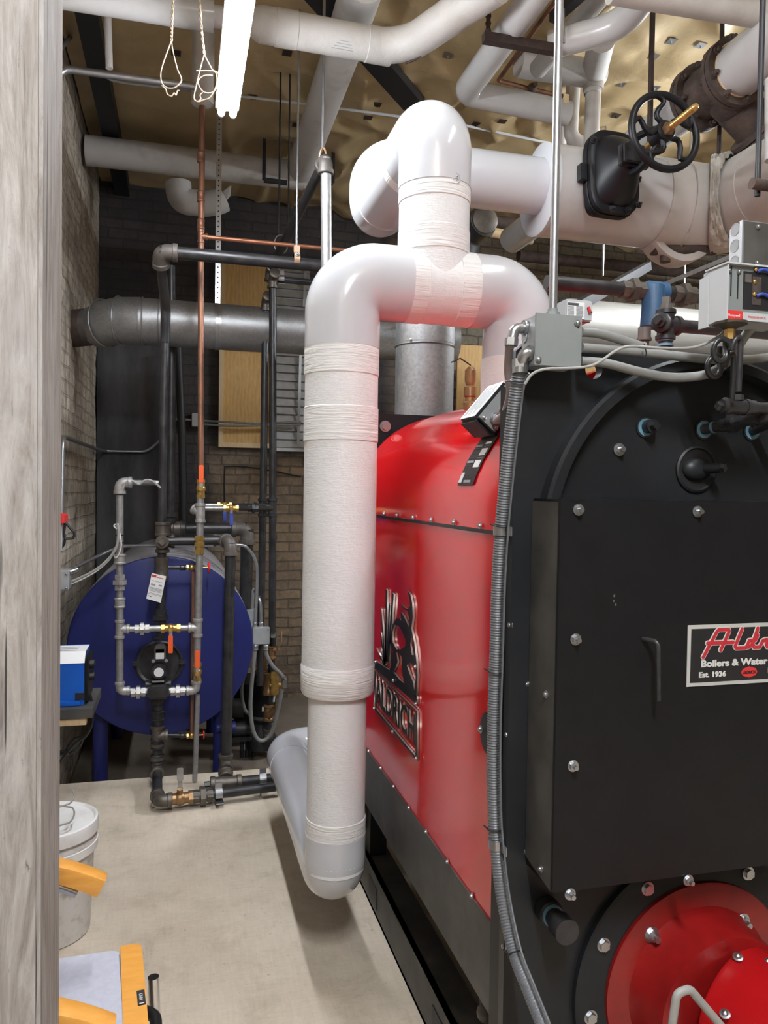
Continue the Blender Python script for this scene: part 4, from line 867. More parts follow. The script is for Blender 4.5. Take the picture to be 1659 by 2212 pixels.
part(h2, 'top_arm', [P(366, 1142, 4.6), P(532, 1142, 4.6)], .033, 'iron'); elbow(h2, P(534, 1143, 4.6), -X1, -Z1, .034, 'greyfit'); part(h2, 'drop', [P(534, 1143, 4.6), P(528, 1420, 4.6)], .038, 'iron'); coupling(h2, P(382, 1142, 4.6), X1, .033, 'fit', .07); tee(h2, P(366, 1142, 4.6), [Z1, X1], .034, 'iron', .09)
part(h2, 'rear_riser', [P(368, 1142, 4.6), P(371, 760, 4.6), P(370, 575, 4.6)], .026, 'iron')
onepipe('soot_black_pipe', 'thin soot-black pipe leaning against the dark rear wall', 'pipe', [atY(385, 752, 5.7), atY(394, 960, 5.7), atY(397, 1130, 5.7)], .028, 'darksteel')
# ------------------------------------------------------------------ condensate pump set at the right of the tank
YQ = 4.75
def Q(px, py, y=YQ): return atY(px, py, y)
pm = thing('feed_pump', 'black vertical feed pump with bronze valves standing beside the blue tank', 'pump', Q(565, 1600))
c = Q(569, 1475); m = MB(); rr = (Q(603, 1475) - Q(569, 1475)).length * .78; top = Q(569, 1461).z; bot = Q(569, 1556).z
m.lathe((c.x, YQ, bot), Z1, [(0, rr), (.02, rr * 1.03), (.03, rr), (top - bot - .02, rr), (top - bot, rr * .7), (top - bot + .004, .01)], 32); m.build('motor', 'blkc', pm)
m = MB(); m.lathe((c.x, YQ, top + .01), Z1, [(0, rr * .95), (.012, rr), (.03, rr * .6), (.034, .02)], 32); m.build('motor_cap', 'blkc', pm)
m = MB(); m.lathe((c.x, YQ, Q(569, 1546).z), Z1, [(-.012, rr + .002), (.012, rr + .002)], 32, cap=False); m.build('nameplate_band', 'zinc', pm)
m = MB(); m.box(Q(566, 1537, YQ - rr - .002), Q(571, 1526, YQ - rr)); m.build('white_label', 'label', pm)
m = MB(); z0 = Q(560, 1600).z; m.lathe((c.x - .01, YQ, z0 - .04), Z1, [(0, rr * 1.2), (.05, rr * 1.3), (.12, rr * .9), (.16, rr * .8)], 24); m.cyl(Q(500, 1574), Q(545, 1574), .05); m.lathe(Q(512, 1530), X1, [(-.04, .06), (.04, .06)], 24); m.build('pump_casing', 'iron', pm)
m = MB()
for px in (523, 534, 548): m.cyl(Q(px, 1570), V((Q(px, 1570).x, YQ, LOW + .0)), .012)
m.box(Q(500, 1590) + V((0, -.06, -.02)), Q(560, 1585) + V((0, .08, 0))); m.build('pump_foot', 'iron', pm)
m = MB(); c2 = Q(536, 1470, 5.0); m.lathe((c2.x, 5.0, Q(536, 1570, 5.0).z), Z1, [(0, .09), (.3, .09), (.34, .05)], 28); m.build('rear_motor', 'blkc', pm)
px_ = 583
part(pm, 'riser', [Q(590, 1360, 4.5), Q(584, 1500, 4.5), Q(579, 1580, 4.5)], .0195, 'iron')
for (a, b, r_) in (((585, 1395), (584, 1422), .027), ((581, 1452), (580, 1500), .030), ((580, 1522), (579, 1556), .027)):
    m = MB(); p, q = Q(*a, 4.5), Q(*b, 4.5); d = (q - p).normalized(); L = (q - p).length; m.lathe(p, d, [(0, r_ * .9), (.004, r_ * 1.15), (L * .15, r_ * 1.15), (L * .2, r_), (L * .8, r_), (L * .85, r_ * 1.15), (L, r_ * 1.15)], 20); m.build('bronze_body', 'bronze', pm)
m = MB(); p = Q(593, 1480, 4.47); m.obox(p, X1 * .022, Y1 * .022, Z1 * .055, .006); m.cyl(p - X1 * .03, p + X1 * .045, .016); m.obox(p + V((-.005, -.01, .06)), X1 * .02, Y1 * .015, Z1 * .02, .004); m.build('regulator_body', 'brass', pm)
m = MB(); m.cyl(Q(580, 1546, 4.48), Q(600, 1527, 4.46), .021); m.hexa(Q(598, 1529, 4.46), Q(602, 1525, 4.46), .022); m.build('strainer_leg', 'bronze', pm)
m = MB(); p = Q(589, 1404, 4.48); m.cyl(p, p + X1 * .035, .009); m.tube([p + X1 * .035, Q(599, 1400, 4.46), Q(607, 1388, 4.45), Q(608, 1364, 4.45)], .0048, .01, 8); m.build('lever', 'hangcu', pm)
m = MB(); m.cyl(Q(567, 1412, 4.6), Q(566, 1470, 4.6), .025); m.obox(Q(569, 1430, 4.58), X1 * .02, Y1 * .02, Z1 * .05, .006); m.build('rear_regulator', 'bronze', pm)
m = MB(); m.ball(Q(579, 1590, 4.5), .032); m.cyl(Q(579, 1575, 4.5), Q(579, 1588, 4.5), .027); m.build('bottom_elbow', 'fit', pm)
part(pm, 'clear_tube', [Q(593, 1500, 4.47), Q(591, 1516, 4.47)], .006, 'label')
# grey box with conduits
jb = thing('pump_control_box', 'grey steel junction box at the right edge of the blue tank with conduits above', 'electrical box', Q(565, 1395, 4.3))
a = atY(546, 1393, 4.3); b = atY(583, 1355, 4.3); m = MB(); m.box((a.x, 4.3, a.z), (b.x, 4.36, b.z), .003); m.build('box', 'zbox', jb)
m = MB(); m.box((a.x + .002, 4.297, a.z + .003), (b.x - .001, 4.3, b.z - .003), .001); m.build('cover', 'zbox', jb); screws(jb, [atY(579, 1360, 4.296), atY(548, 1390, 4.296)], -Y1, .004)
m = MB(); p0, p1 = atY(584, 1377, 4.36), atY(595, 1361, 4.36); m.box((p0.x, 4.34, p0.z), (p1.x, 4.40, p1.z), .003); m.build('relay_case', 'jbox', jb)
b2 = thing('rear_control_box', 'second grey steel box half hidden behind the blue tank rim', 'electrical box', atY(540, 1370, 4.6)); a = atY(525, 1372, 4.55); b = atY(556, 1317, 4.55); m = MB(); m.box((a.x, 4.55, a.z), (b.x, 4.62, b.z), .003); m.build('box', 'zbox', b2); part(b2, 'conduit_stub', [atY(544, 1320, 4.58), atY(546, 1276, 4.58), atY(546, 1272, 4.7)], .011, 'flex', .02)
cd_ = thing('conduit_run', 'thin shiny conduit running over the blue tank top and bending down into the grey box', 'conduit', atY(551, 1352, 4.33))
part(cd_, 'conduit', smooth_path([atY(150, 1232, 3.75), atY(215, 1200, 3.95), atY(258, 1182, 4.05), atY(300, 1179, 4.1), atY(430, 1178, 4.2), atY(516, 1177, 4.28), atY(540, 1190, 4.32), atY(553, 1215, 4.33), atY(556, 1250, 4.33), atY(551, 1352, 4.33)], 8), .0085, 'emt')
for px in (551, 564): coupling(cd_ if px == 551 else jb, atY(px, 1350, 4.33), Z1, .010, 'zinc', .03)
onepipe('conduit', 'short shiny conduit curving up behind the grey pump box', 'conduit', smooth_path([atY(564, 1352, 4.34), atY(563, 1310, 4.34), atY(559, 1290, 4.36), atY(550, 1278, 4.45)]), .0095, 'emt')
for k, (pp, lb) in enumerate(((((552, 1398), (547, 1440), (541, 1520), (545, 1570), (555, 1595), (568, 1600), (582, 1590), (591, 1570), (601, 1530), (609, 1490)), 'long grey flexible conduit looping under the feed pump'), (((574, 1398), (577, 1418), (590, 1440), (605, 1455), (611, 1463)), 'short grey flexible conduit from the grey box to the valve actuator'), (((532, 1440), (522, 1490), (528, 1530), (540, 1545)), 'grey flexible conduit bending behind the feed pump'))):
    onepipe('flexible_conduit', lb, 'conduit', smooth_path([atY(x, y, 4.30 if k < 2 else 4.6) for x, y in pp]), .0115 if k < 2 else .010, 'flex')
for px in (552, 574):
    coupling(jb, atY(px, 1399, 4.30), Z1, .012, 'zinc', .03)
ac = thing('valve_actuator', 'small zinc box with angled connector right of the feed pump', 'actuator', atY(615, 1485, 4.32)); a = atY(610, 1487, 4.3); b = atY(621, 1470, 4.3); m = MB(); m.box((a.x, 4.3, a.z), (b.x, 4.35, b.z), .003); m.build('box', 'zinc', ac); m = MB(); m.tube([atY(610, 1460, 4.3), atY(616, 1466, 4.32), atY(616, 1472, 4.32)], .012, .01); m.build('connector', 'zinc', ac)
# ================================================================== OVERHEAD PIPES
def zpipe(name, label, pts, z, r, mat='oldwrap', fil=.12, cat='pipe', group=None, seg=32):
    return onepipe(name, label, cat, [atZ(x, y, z) for x, y in pts], r, mat, fil, seg, group, 12)
ap = thing('ceiling_pipe', 'white wrapped overhead pipe crossing behind the lit fluorescent light and bending toward the viewer', 'pipe', atZ(700, 75, 3.30))
AZ = 3.30
a0 = V((WX, atZ(700, 79, AZ).y, AZ)); a1 = atZ(868, 108, AZ); a2 = atZ(1075, -35, AZ)
am = atZ(560, 52, AZ)
part(ap, 'left_run', [a0, atZ(462, 36, AZ)], .057, 'oldpvc', seg=32); part(ap, 'bare_neck', [atZ(455, 34, AZ), am], .040, 'greywrap', seg=24)
part(ap, 'right_run', [am, a1, a2], .067, 'oldwrap', .2, 32, 16); m = MB(); m.ball(am.lerp(a1, .03), .068, (1, 1, 1), 24); m.build('wrap_end', 'oldwrap', ap)
band(ap, am.lerp(a1, .18), a1 - am, .067, .09, 'cement' if False else 'oldwrap'); band(ap, am.lerp(a1, .83), a1 - am, .067, .11, 'oldwrap')
for k in range(4):
    c = am.lerp(a1, .56 + .004 * k); d = (a1 - am).normalized(); s = V((-d.y, d.x, 0)); th = radians(-62 + 9 * k); rad = -s * cos(th) * 0 ; n = (V((0, -1, 0)) * cos(th) + Z1 * sin(th)); m = MB(); m.obox(c + n * .0672, d * (.045 - .007 * k), n * .0004, d.cross(n) * .0013); m.build('stencil_line', 'greyink', ap)
part(ap, 'loose_wire', smooth_path([a1.lerp(a2, .05) - Z1 * .066, a1.lerp(a2, .1) + V((.03, -.03, -.062)), a1.lerp(a2, .25) + V((.05, -.06, -.03)), a1.lerp(a2, .42) + V((.05, -.04, .0)), a1.lerp(a2, .5) + V((.0, -.05, .06))]), .005, 'rustrod')
BZ_ = 3.53; CYR = atZ(400, 350, 3.51).y; b0 = atZ(786, -40, BZ_); b1 = atZ(640, 395, BZ_)
bp = thing('lagged_pipe', 'wide dusty white lagged pipe running overhead to the rear wall beside the lit fluorescent light', 'pipe', b1)
dirY = V((0, 1, 0)); bx_ = atZ(662, 330, BZ_).x
part(bp, 'run', [b0, V((b0.x * .0 + (b0.x + bx_) / 2, 3.6, BZ_)), V((bx_, CYR + .04, BZ_))], .088, 'greywrap', seg=36); cz_ = BZ_
part(bp, 'cross_run', [(bx_ + .03, CYR, BZ_ - .02), (WX + .005, CYR, BZ_ - .02)], .089, 'greywrap', seg=36)
m = MB(); m.ball((bx_, CYR, BZ_ - .01), .094, seg=24); m.build('corner_wrap', 'greywrap', bp)
st = thing('broken_pipe_stub', 'short sagging white lagged stub with a torn end under the rear cross pipe', 'pipe', atY(430, 440, 5.2))
m = MB(); m.tube([atY(385, 395, 5.2), atY(388, 435, 5.2), atY(440, 440, 5.2), atY(470, 436, 5.18), atY(482, 430, 5.18)], [.075, .078, .085, .088, .07] if False else .082, 0.09, 28); m.build('lagging', 'greywrap', st)
m = MB(); e = atY(482, 432, 5.18); m.prism([e + V((0, -.02, .05)), e + V((.05, -.03, .09)), e + V((.045, -.03, .03)), e + V((.02, -.03, .0)), e + V((.035, -.03, -.04)), e + V((0, -.02, -.06))], (0, .04, 0)); m.build('torn_flap', 'greywrap', st)
zpipe('insulated_pipe', 'white insulated pipe coming forward then turning right under the ceiling, left of the tall conduit', [(1180, -45), (1004, 200), (1225, 245)], 3.32, .058, 'oldpvc', .06)
zpipe('insulated_pipe', 'thick white insulated pipe bending up at the ceiling top right of the tall conduit', [(1190, 96), (1340, 58), (1430, -55)], 3.30, .055, 'oldpvc', .22)
zpipe('insulated_pipe', 'stained white pipe crossing the top right corner of the view', [(1320, -22), (1720, 44)], 3.2, .045, 'oldwrap')
tp = thing('tee_pipe', 'white lagged pipe tee with two drops down behind the steam main', 'pipe', atY(1270, 165, 3.5))
T0 = atY(1283, 160, 3.5)
part(tp, 'cross_run', [atY(1120, 135, 3.5), T0], .066, 'greywrap', seg=28); part(tp, 'front_run', [T0 + V((0, .0, .0)), atZ(1300, 85, T0.z)], .062, 'greywrap', seg=28)
part(tp, 'drop', [T0, atY(1276, 340, 3.5)], .038, 'oldwrap', seg=24); band(tp, atY(1280, 197, 3.5), Z1, .04, .03, 'oldwrap'); m = MB(); m.ball(T0, .07, seg=24); m.cyl(T0, atY(1281, 195, 3.5), .055, .05); m.build('tee_wrap', 'oldwrap', tp)
onepipe('lagged_drop', 'lagged white drop pipe between the tee drop and the conduit', 'pipe', [atY(1240, 150, 3.75), atY(1232, 300, 3.75), atY(1275, 318, 3.75)], .038, 'oldwrap', .06, 24)
onepipe('lagged_drop', 'lagged white drop pipe right beside the tall conduit', 'pipe', [atY(1213, 180, 3.9), atY(1208, 340, 3.9)], .036, 'greywrap', 0, 24)
m = MB(); e = atZ(1163, 148, 3.45); m.tube([e, e + V((0, -.6, 0))], .043, seg=24); m.ball(e, .043, (1, .6, 1), 20); tag(m.build('capped_pipe', 'oldpvc'), 'short white pipe with a rounded capped end under the ceiling left of the tall conduit', 'pipe')
m = MB(); e = atY(1235, 175, 3.85); m.obox(atY(1223, 213, 3.4), X1 * .014, Y1 * .002, Z1 * .022, .001); tag(m.build('tag', 'pine'), 'small cream tag hanging beside the tall conduit under the ceiling', 'tag')
m = MB(); m.bar(atZ(680, -25, 3.63), atZ(895, 225, 3.63), .125, .05); tag(m.build('ceiling_brace', 'darksteel'), 'dark flat steel brace running diagonally under the ceiling', 'beam')
# small copper line
cu = thing('copper_line', 'thin copper tube turning at a corner under the ceiling left of the tall conduit', 'pipe', atZ(1075, 176, 3.56)); part(cu, 'tube', [atZ(x, y, 3.56) for x, y in ((1230, -40), (1076, 174), (1145, 192), (1215, 208))], .011, 'copper', .015, 12); m = MB(); q = atZ(1150, 190, 3.56); m.ball(q, .025); m.cyl(q - Y1 * .04, q + Y1 * .03, .012); m.build('valve_body', 'rust', cu)
# trapeze hanger
th_ = thing('trapeze_hanger', 'rusty steel trapeze hanger under the white insulated pipe left of the tall conduit', 'hanger', atZ(1110, 92, 3.24)); p, q = atZ(1044, 81, 3.25), atZ(1200, 108, 3.25); m = MB(); m.bar(p, q, .035, .035); m.build('bar', 'rustrod', th_)
m = MB(); c = p + V((.02, 0, 0)); m.cyl(c, (c.x, c.y, HC), .009)
for k in range(16): m.ball((c.x, c.y, c.z + .03 + .028 * k), .0125, seg=8)
m.build('chain', 'rustrod', th_)
# hanger rods
def rod(label, p, top=None, r=.0055, mat='emt', name='threaded_rod'): return onepipe(name, label, 'rod', [p, V((p.x, p.y, top or HC - .02))], r, mat, seg=10)
rd = thing('pipe_hanger', 'copper coloured split ring hanger on a bright rod holding the black lateral pipe', 'hanger', atY(640, 552, 3.62)); c = atY(640, 561, 3.62)
part(rd, 'rod', [c + Z1 * .05, V((c.x, c.y, HC - .02))], .0055, 'emt', seg=10); m = MB(); m.lathe(c - X1 * .014, X1, [(0, .036), (.028, .036), (.028, .031), (0, .031)], 24); m.obox(c + Z1 * .042, X1 * .014, Y1 * .022, Z1 * .018, .002); m.build('ring', 'hangcu', rd); screws(rd, [c + V((0, -.037, .015))], -Y1, .006)
rd = thing('pipe_hanger', 'copper coloured clevis hanger on a bright rod behind the grey elbow', 'hanger', atY(697, 330, 3.28)); c = atY(696, 345, 3.30); part(rd, 'rod', [c + Z1 * .05, V((c.x, c.y, HC - .02))], .0065, 'emt', seg=10)
m = MB(); m.tube([c + V((0, .035 * cos(t) * .6 - .01, .055 * sin(t) - .01)) + X1 * (-.012 * cos(t)) for t in [2 * pi * k / 24 for k in range(24)]], .0045, seg=8, closed=True); m.build('ring', 'hangcu', rd)
rd = thing('pipe_hanger', 'wire clevis hanger on twin dark rods holding the slanting black pipe', 'hanger', atY(606, 530, 4.2)); c = atY(606, 530, 4.18); part(rd, 'rod', [c + V((-.01, 0, .06)), V((c.x - .01, c.y, HC - .02))], .0055, 'darksteel', seg=10); part(rd, 'rod', [c + V((.04, .0, .12)), V((c.x + .04, c.y, HC - .02))], .0045, 'darksteel', seg=10)
m = MB(); m.tube([c + V((.036 * cos(t), -.02, .05 * sin(t))) for t in [2 * pi * k / 24 for k in range(24)]], .003, seg=8, closed=True); m.build('ring', 'zinc', rd)
def straphanger(label, px, y0, y1, bar_to, yy):
    t = thing('strap_hanger', label, 'hanger', atY(px, y1, yy)); p = atY(px, y1, yy); m = MB(); m.box(p + V((-.011, -.002, 0)), V((p.x + .011, yy + .002, HC - .02)))
    for k in range(20): m.cyl(p + V((0, -.003, .02 + .022 * k)), p + V((0, -.0022, .02 + .022 * k)), .004, seg=8)
    m.build('strap', 'darksteel', t)
    if bar_to: q = atY(*bar_to, yy); m = MB(); m.bar(p, V((q.x, p.y, p.z)), .025, .025); m.build('bar', 'darksteel', t)
straphanger('dark perforated strap with a cross bar left of the wide lagged pipe', 570, 245, 389, (620, 395), CYR - .10)
straphanger('dark perforated strap hanging right of the wide lagged pipe', 719, 270, 395, (700, 397), CYR - .10)
ps = thing('perforated_strap', 'long bright perforated strap hanging the galvanized duct from the ceiling', 'strap', atY(472, 655, 4.40)); p = atY(470, 655, 4.40); q = atY(474, 262, 4.40); m = MB(); m.box(p + V((-.014, -.0015, 0)), V((q.x + .014, 4.4015, HC - .02))); m.build('strap', 'zinc', ps)
m = MB()
for k in range(48): z = p.z + .03 + .028 * k; m.cyl((p.x, 4.3978, z), (p.x, 4.3984, z), .0045, seg=10)
m.build('punched_holes', 'plug', ps)
rod('dark threaded rod above the black handwheel', atY(1403, 310, 2.95), None, .012, 'rustrod', 'steel_rod'); rod('thin bright rod behind the steam main elbow', atY(1489, 420, 3.6), None, .005, 'zinc', 'steel_rod'); rod('dark rusty rod under the rusted flanges', atY(1553, 330, 2.85), None, .010, 'rustrod', 'steel_rod')
hr = thing('pipe_stand_rod', 'long grey steel rod with a short cross pipe at its lower end', 'rod', atY(1637, 425, 2.0)); p = atY(1636, 424, 2.0); part(hr, 'rod', [p, V((p.x, p.y, HC - .02))], .0085, 'darksteel', seg=12); c = atY(1630, 397, 1.98); m = MB(); m.lathe(c - X1 * .01, X1, [(0, .013), (0, .0165), (.2, .0165), (.2, .013)], 20); m.build('cross_pipe', 'rust', hr)
onepipe('white_drop_pipe', 'white pipe dropping past the right edge beside the steel rod', 'pipe', [atY(1676, 170, 2.2), atY(1676, 345, 2.2)], .035, 'oldpvc', seg=24)
# conduits at the upper left
onepipe('conduit', 'light grey conduit running from the timber post across under the ceiling', 'conduit', [atY(100, 190, 3.7), atY(142, 149, 3.7), atY(425, 187, 3.7)], .0165, 'emt', .06)
onepipe('conduit', 'thin conduit just under the thicker grey one at upper left', 'conduit', smooth_path([atY(222, 162, 3.9), atY(262, 178, 3.9), atY(420, 196, 3.9)]), .006, 'flex')
onepipe('pipe_stub', 'short pale pipe stub hanging from the ceiling at upper left', 'pipe', [V((atY(229, -10, 3.6).x, 3.6, HC)), atY(236, 148, 3.6)], .0155, 'greywrap')
onepipe('conduit', 'grey conduit curving along the left wall near the ceiling', 'conduit', smooth_path([atX(166, -20, WX + .03), atX(165, 30, WX + .03), atX(158, 70, WX + .03), atX(128, 108, WX + .03)]), .011, 'flex')
zpipe('thin_ceiling_conduit', 'thin white conduit clipped across the ceiling behind the header', [(430, 195), (480, 203), (740, 235), (1000, 270), (1200, 312)], HC - .115, .008, 'pvc', 0, 'conduit', seg=12)
# twisted hanging wires
def twist(name, label, pts, loop, yy):
    t = thing(name, label, 'wire', atY(*pts[-1], yy)); base = smooth_path([atY(x, y, yy) for x, y in pts], 12)
    for s in (0, pi):
        P_ = [p + V((cos(k * .9 + s), sin(k * .9 + s), 0)) * .0028 for k, p in enumerate(base)]; part(t, 'strand', P_, .0021, 'wire', seg=6)
    for L in loop: part(t, 'wire_loop', smooth_path([atY(x, y, yy) for x, y in L]), .0021, 'wire', seg=6)
twist('hanging_wire', 'twisted copper wire with a teardrop loop hanging left of the white wrapped stub', [(376, -40), (373, 20), (371, 60), (370, 88)], [[(370, 88), (362, 110), (352, 138), (347, 160), (350, 180), (362, 190), (378, 189), (390, 178), (391, 168), (384, 152), (378, 130), (373, 108), (370, 88)], [(349, 185), (358, 193), (361, 203), (370, 208), (376, 201), (380, 206), (383, 197), (388, 196)]], 2.6)
twist('hanging_wire', 'twisted copper wire ending in tangled loops in front of the white wrapped stub', [(429, -40), (432, 20), (436, 70), (441, 118)], [[(441, 118), (432, 150), (424, 185), (419, 212), (428, 220), (440, 216), (452, 212), (462, 198), (468, 180), (467, 160), (458, 150), (441, 118)], [(424, 153), (445, 153), (464, 154), (472, 162), (470, 185), (458, 200), (440, 199), (430, 186), (428, 174), (440, 164), (460, 163)], [(438, 200), (432, 206), (434, 214), (428, 219)]], 2.62)
# pins and washers in the ceiling facing
wm = None
for px, py in ((1012, 44), (915, 112), (968, 120), (1131, 136), (1139, 147), (1341, 182), (1450, 89), (1513, 98), (1593, 83), (1412, 122), (1414, 190), (1140, 198), (795, 254), (814, 226), (1085, 262), (1028, 268), (620, 115), (640, 270), (545, 210), (380, 115), (216, 85), (1330, 250), (1345, 298)):
    p = atZ(px, py, HC - .03)
    for _ in range(6): p = atZ(px, py, cz(p.x, p.y) - .006)
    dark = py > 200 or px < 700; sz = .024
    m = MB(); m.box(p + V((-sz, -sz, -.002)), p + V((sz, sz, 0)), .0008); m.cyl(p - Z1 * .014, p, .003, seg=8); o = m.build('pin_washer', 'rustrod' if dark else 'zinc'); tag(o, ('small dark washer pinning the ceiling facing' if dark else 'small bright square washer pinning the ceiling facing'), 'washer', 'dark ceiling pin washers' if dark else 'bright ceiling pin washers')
# ------------------------------------------------------------------ rusted check valve on the line at the upper right
RZ = 3.12; f1 = atZ(1508, 212, RZ); f2 = atZ(1590, 158, RZ); f2.x = f1.x = (f1.x + f2.x) / 2; rv = thing('rusted_check_valve', 'rusty brown flanged check valve on the white pipe at upper right', 'valve', f1)
FR = .135
m = MB(); m.lathe(f1 + Y1 * .02, -Y1, [(0, FR), (.022, FR), (.022, FR - .01), (.026, FR - .01), (.026, FR), (.05, FR), (.05, .09)], 48); m.build('rear_flange', 'rust', rv)
m = MB(); m.lathe(f1 - Y1 * .02, -Y1, [(0, .105), (.05, .098), (.10, .10), (.2, .11)], 40); m.ball(f1 + V((.06, -.13, -.06)), .10, (1, .9, .9), 24); m.cyl(f1 + V((.05, -.12, -.05)), f1 + V((.17, -.13, -.15)), .085); m.build('body', 'rust', rv)
m = MB(); c = f1 - Y1 * .20; m.lathe(c + Y1 * .02, -Y1, [(0, FR), (.022, FR), (.022, FR - .01), (.026, FR - .01), (.026, FR), (.05, FR), (.05, .09)], 48); m.build('front_flange', 'rust', rv)
m = MB(); b0 = f1 + V((.17, -.13, -.15)); d = V((.12, -.01, -.10)).normalized(); m.lathe(b0, d, [(0, .12), (.02, .12), (.022, .10), (.026, .12), (.045, .12), (.045, .05)], 36); m.build('bonnet_flange', 'rust', rv)
for cc, s in ((f1 - Y1 * .03, -1), (f1 - Y1 * .182, 1), (f1 - Y1 * .23, -1)): bolts(rv, [cc + V((cos(a), 0, sin(a))) * .118 for a in [2 * pi * k / 8 + .3 for k in range(8)]], Y1 * s, .013, mat='rust')
bolts(rv, [b0 + d * .045 + (V((0, 1, 0)) * cos(a) + d.cross(V((0, 1, 0))) * sin(a)) * .1 for a in [2 * pi * k / 6 for k in range(6)]], d, .012, mat='rust')
up = thing('upper_main', 'white insulated line carrying the rusty check valve at the upper right', 'pipe', f1 + Y1 * .3)
part(up, 'rear_run', [f1 + Y1 * .02, f1 + Y1 * 1.9], .085, 'oldpvc', seg=36); part(up, 'front_run', [c - Y1 * .02, c - Y1 * 1.2], .105, 'oldpvc', seg=40); m = MB(); m.lathe(c - Y1 * .03, -Y1, [(0, .10), (.0, .107), (.006, .108), (.008, .104)], 40); m.build('wrap_edge', 'pine', up)
# ================================================================== FLUE DUCT
DY = 4.5; dz = atY(430, 703, DY).z; dr = .128
fl = thing('flue_duct', 'shiny galvanized flue duct running across the rear to the left wall', 'duct', (atY(430, 703, DY).x, DY, dz - dr))
xl = atY(300, 703, DY).x
part(fl, 'run', [(xl, DY, dz), (1.62, DY, dz)], dr, 'galv', seg=48)
gp = [V((xl + .02, DY, dz)), V((xl - .10, DY + .02, dz)), V((xl - .18, DY + .07, dz - .01)), V((xl - .22, DY + .13, dz - .02))]
m = MB(); m.tube(gp, lambda t: dr + .004 - .012 * t, seg=48); m.build('gored_elbow', 'galv', fl)
for q, d in ((gp[0], X1), (gp[1], V((1, -.3, 0))), (gp[2], V((.75, -.6, .05)))): 
    m = MB(); _, u, w_ = frame(V(d)); m.tube([q + (u * cos(t) + w_ * sin(t)) * (dr + .004) for t in [2 * pi * k / 48 for k in range(48)]], .004, seg=8, closed=True); m.build('seam_ring', 'zinc', fl)
for px in (343, 470, 590, 585): 
    q = V((atY(px, 703, DY).x, DY, dz)); m = MB(); m.lathe(q, X1, [(-.003, dr), (0, dr + .004), (.003, dr)], 48, cap=False); m.build('seam_ring', 'zinc', fl)
q = V((atY(470, 703, DY).x, DY, dz)); m = MB(); m.lathe(q, X1, [(-.014, dr + .001), (-.014, dr + .003), (.014, dr + .003), (.014, dr + .001)], 48, cap=False); m.build('hanger_band', 'zinc', fl)
s0 = gp[3] + V((.03, -.05, 0)); s1 = V((WX - .02, s0.y + .10, dz - .03)); part(fl, 'wall_stub', [s0, s1], .098, 'greyfit', seg=40); part(fl, 'rusted_sleeve', [s0.lerp(s1, .5), s1], .103, 'rust', seg=40)
fx = atY(917, 800, 2.98).x; vf = thing('flue_riser', 'short vertical galvanized flue pipe rising behind the red boiler dome', 'duct', (fx, 2.98, 1.6)); fzt = atY(917, 735, 2.98).z
part(vf, 'riser', [(fx, 2.98, 1.45), (fx, 2.98, fzt)], .118, 'galv', seg=48); part(vf, 'elbow', [(fx, 2.98, fzt - .02), (fx, 2.98, fzt + .10), (fx + .16, 3.35, dz), (fx + .5, 4.4, dz)], .119, 'galv', .14, 40)
m = MB(); m.lathe((fx, 2.98, fzt - .03), Z1, [(-.004, .118), (0, .1225), (.004, .118)], 48, cap=False); m.build('seam_ring', 'zinc', vf); screws(vf, [(fx - .085, 2.98 - .083, fzt - .018)], V((-.7, -.7, 0)), .004)
m = MB(); m.box((.66, BB + .01, .3), (1.38, 3.25, 1.62), .02); m.build('smoke_box', 'blk', boiler)
# ================================================================== REAR WALL FITTINGS
pw = thing('framed_plywood', 'plywood board in a pale pine frame on the rear wall', 'board', atY(530, 965, YB)); L, R_ = atY(474, 700, YB - .03).x, atY(586, 700, YB - .03).x; zt, zb = atY(530, 560, YB - .03).z, atY(530, 967, YB - .03).z
m = MB(); m.box((L + .03, YB - .03, zb), (R_, YB + .0, zt)); m.build('sheet', 'ply', pw); m = MB(); m.box((L, YB - .06, zb), (L + .035, YB, zt)); m.build('side_stile', 'pine', pw); zc = atY(530, 757, YB - .05).z
for z in (zb, zc): m = MB(); m.box((L, YB - .055, z - .001), (R_, YB, z + .036)); m.build('rail', 'pine', pw)
lv = thing('metal_louver', 'grey aluminium louver with horizontal slats on the rear wall beside the plywood panel', 'louver', atY(625, 970, YB)); L, R_ = atY(592, 700, YB - .05).x, atY(668, 700, YB - .05).x; zt, zb = atY(620, 570, YB - .05).z, atY(620, 968, YB - .05).z
m = MB(); m.box((L, YB - .03, zb), (R_, YB - .01, zt)); m.build('back_sheet', 'alu', lv); n = 22
for k in range(n):
    z = zb + (zt - zb) * (k + .5) / n; h = (zt - zb) / n; m = MB(); m.prism([(L + .01, YB - .03, z + h * .46), (L + .01, YB - .045, z + h * .40), (L + .01, YB - .065, z - h * .42), (L + .01, YB - .05, z - h * .46)], (R_ - L - .01, 0, 0)); m.build('slat', 'alu', lv, smooth=False)
m = MB(); m.box((L - .012, YB - .07, zb - .02), (L + .012, YB - .0, zt)); m.box((L, YB - .07, zb - .025), (R_, YB, zb)); m.build('frame', 'alu', lv)
for a, b, px in ((770, 960, 646), (572, 668, 655)): x = atY(px, 800, YB - .08).x; m = MB(); m.bar(V((x, YB - .08, atY(px, b, YB).z)), V((x + .01, YB - .08, atY(px, a, YB).z)), .02, .006, up=Y1); m.build('linkage_bar', 'zinc', lv)
wb = thing('wall_box', 'small pale junction box with twin armoured conduits on the rear wall', 'electrical box', atY(427, 920, YB)); a, b = atY(414, 920, 5.95), atY(440, 893, 5.95); m = MB(); m.box((a.x, 5.95, a.z), (b.x, YB, b.z), .003); m.build('box', 'ltgrey', wb)
part(wb, 'feed_conduit', [atY(368, 905, 5.97), atY(415, 907, 5.97)], .009, 'emt')
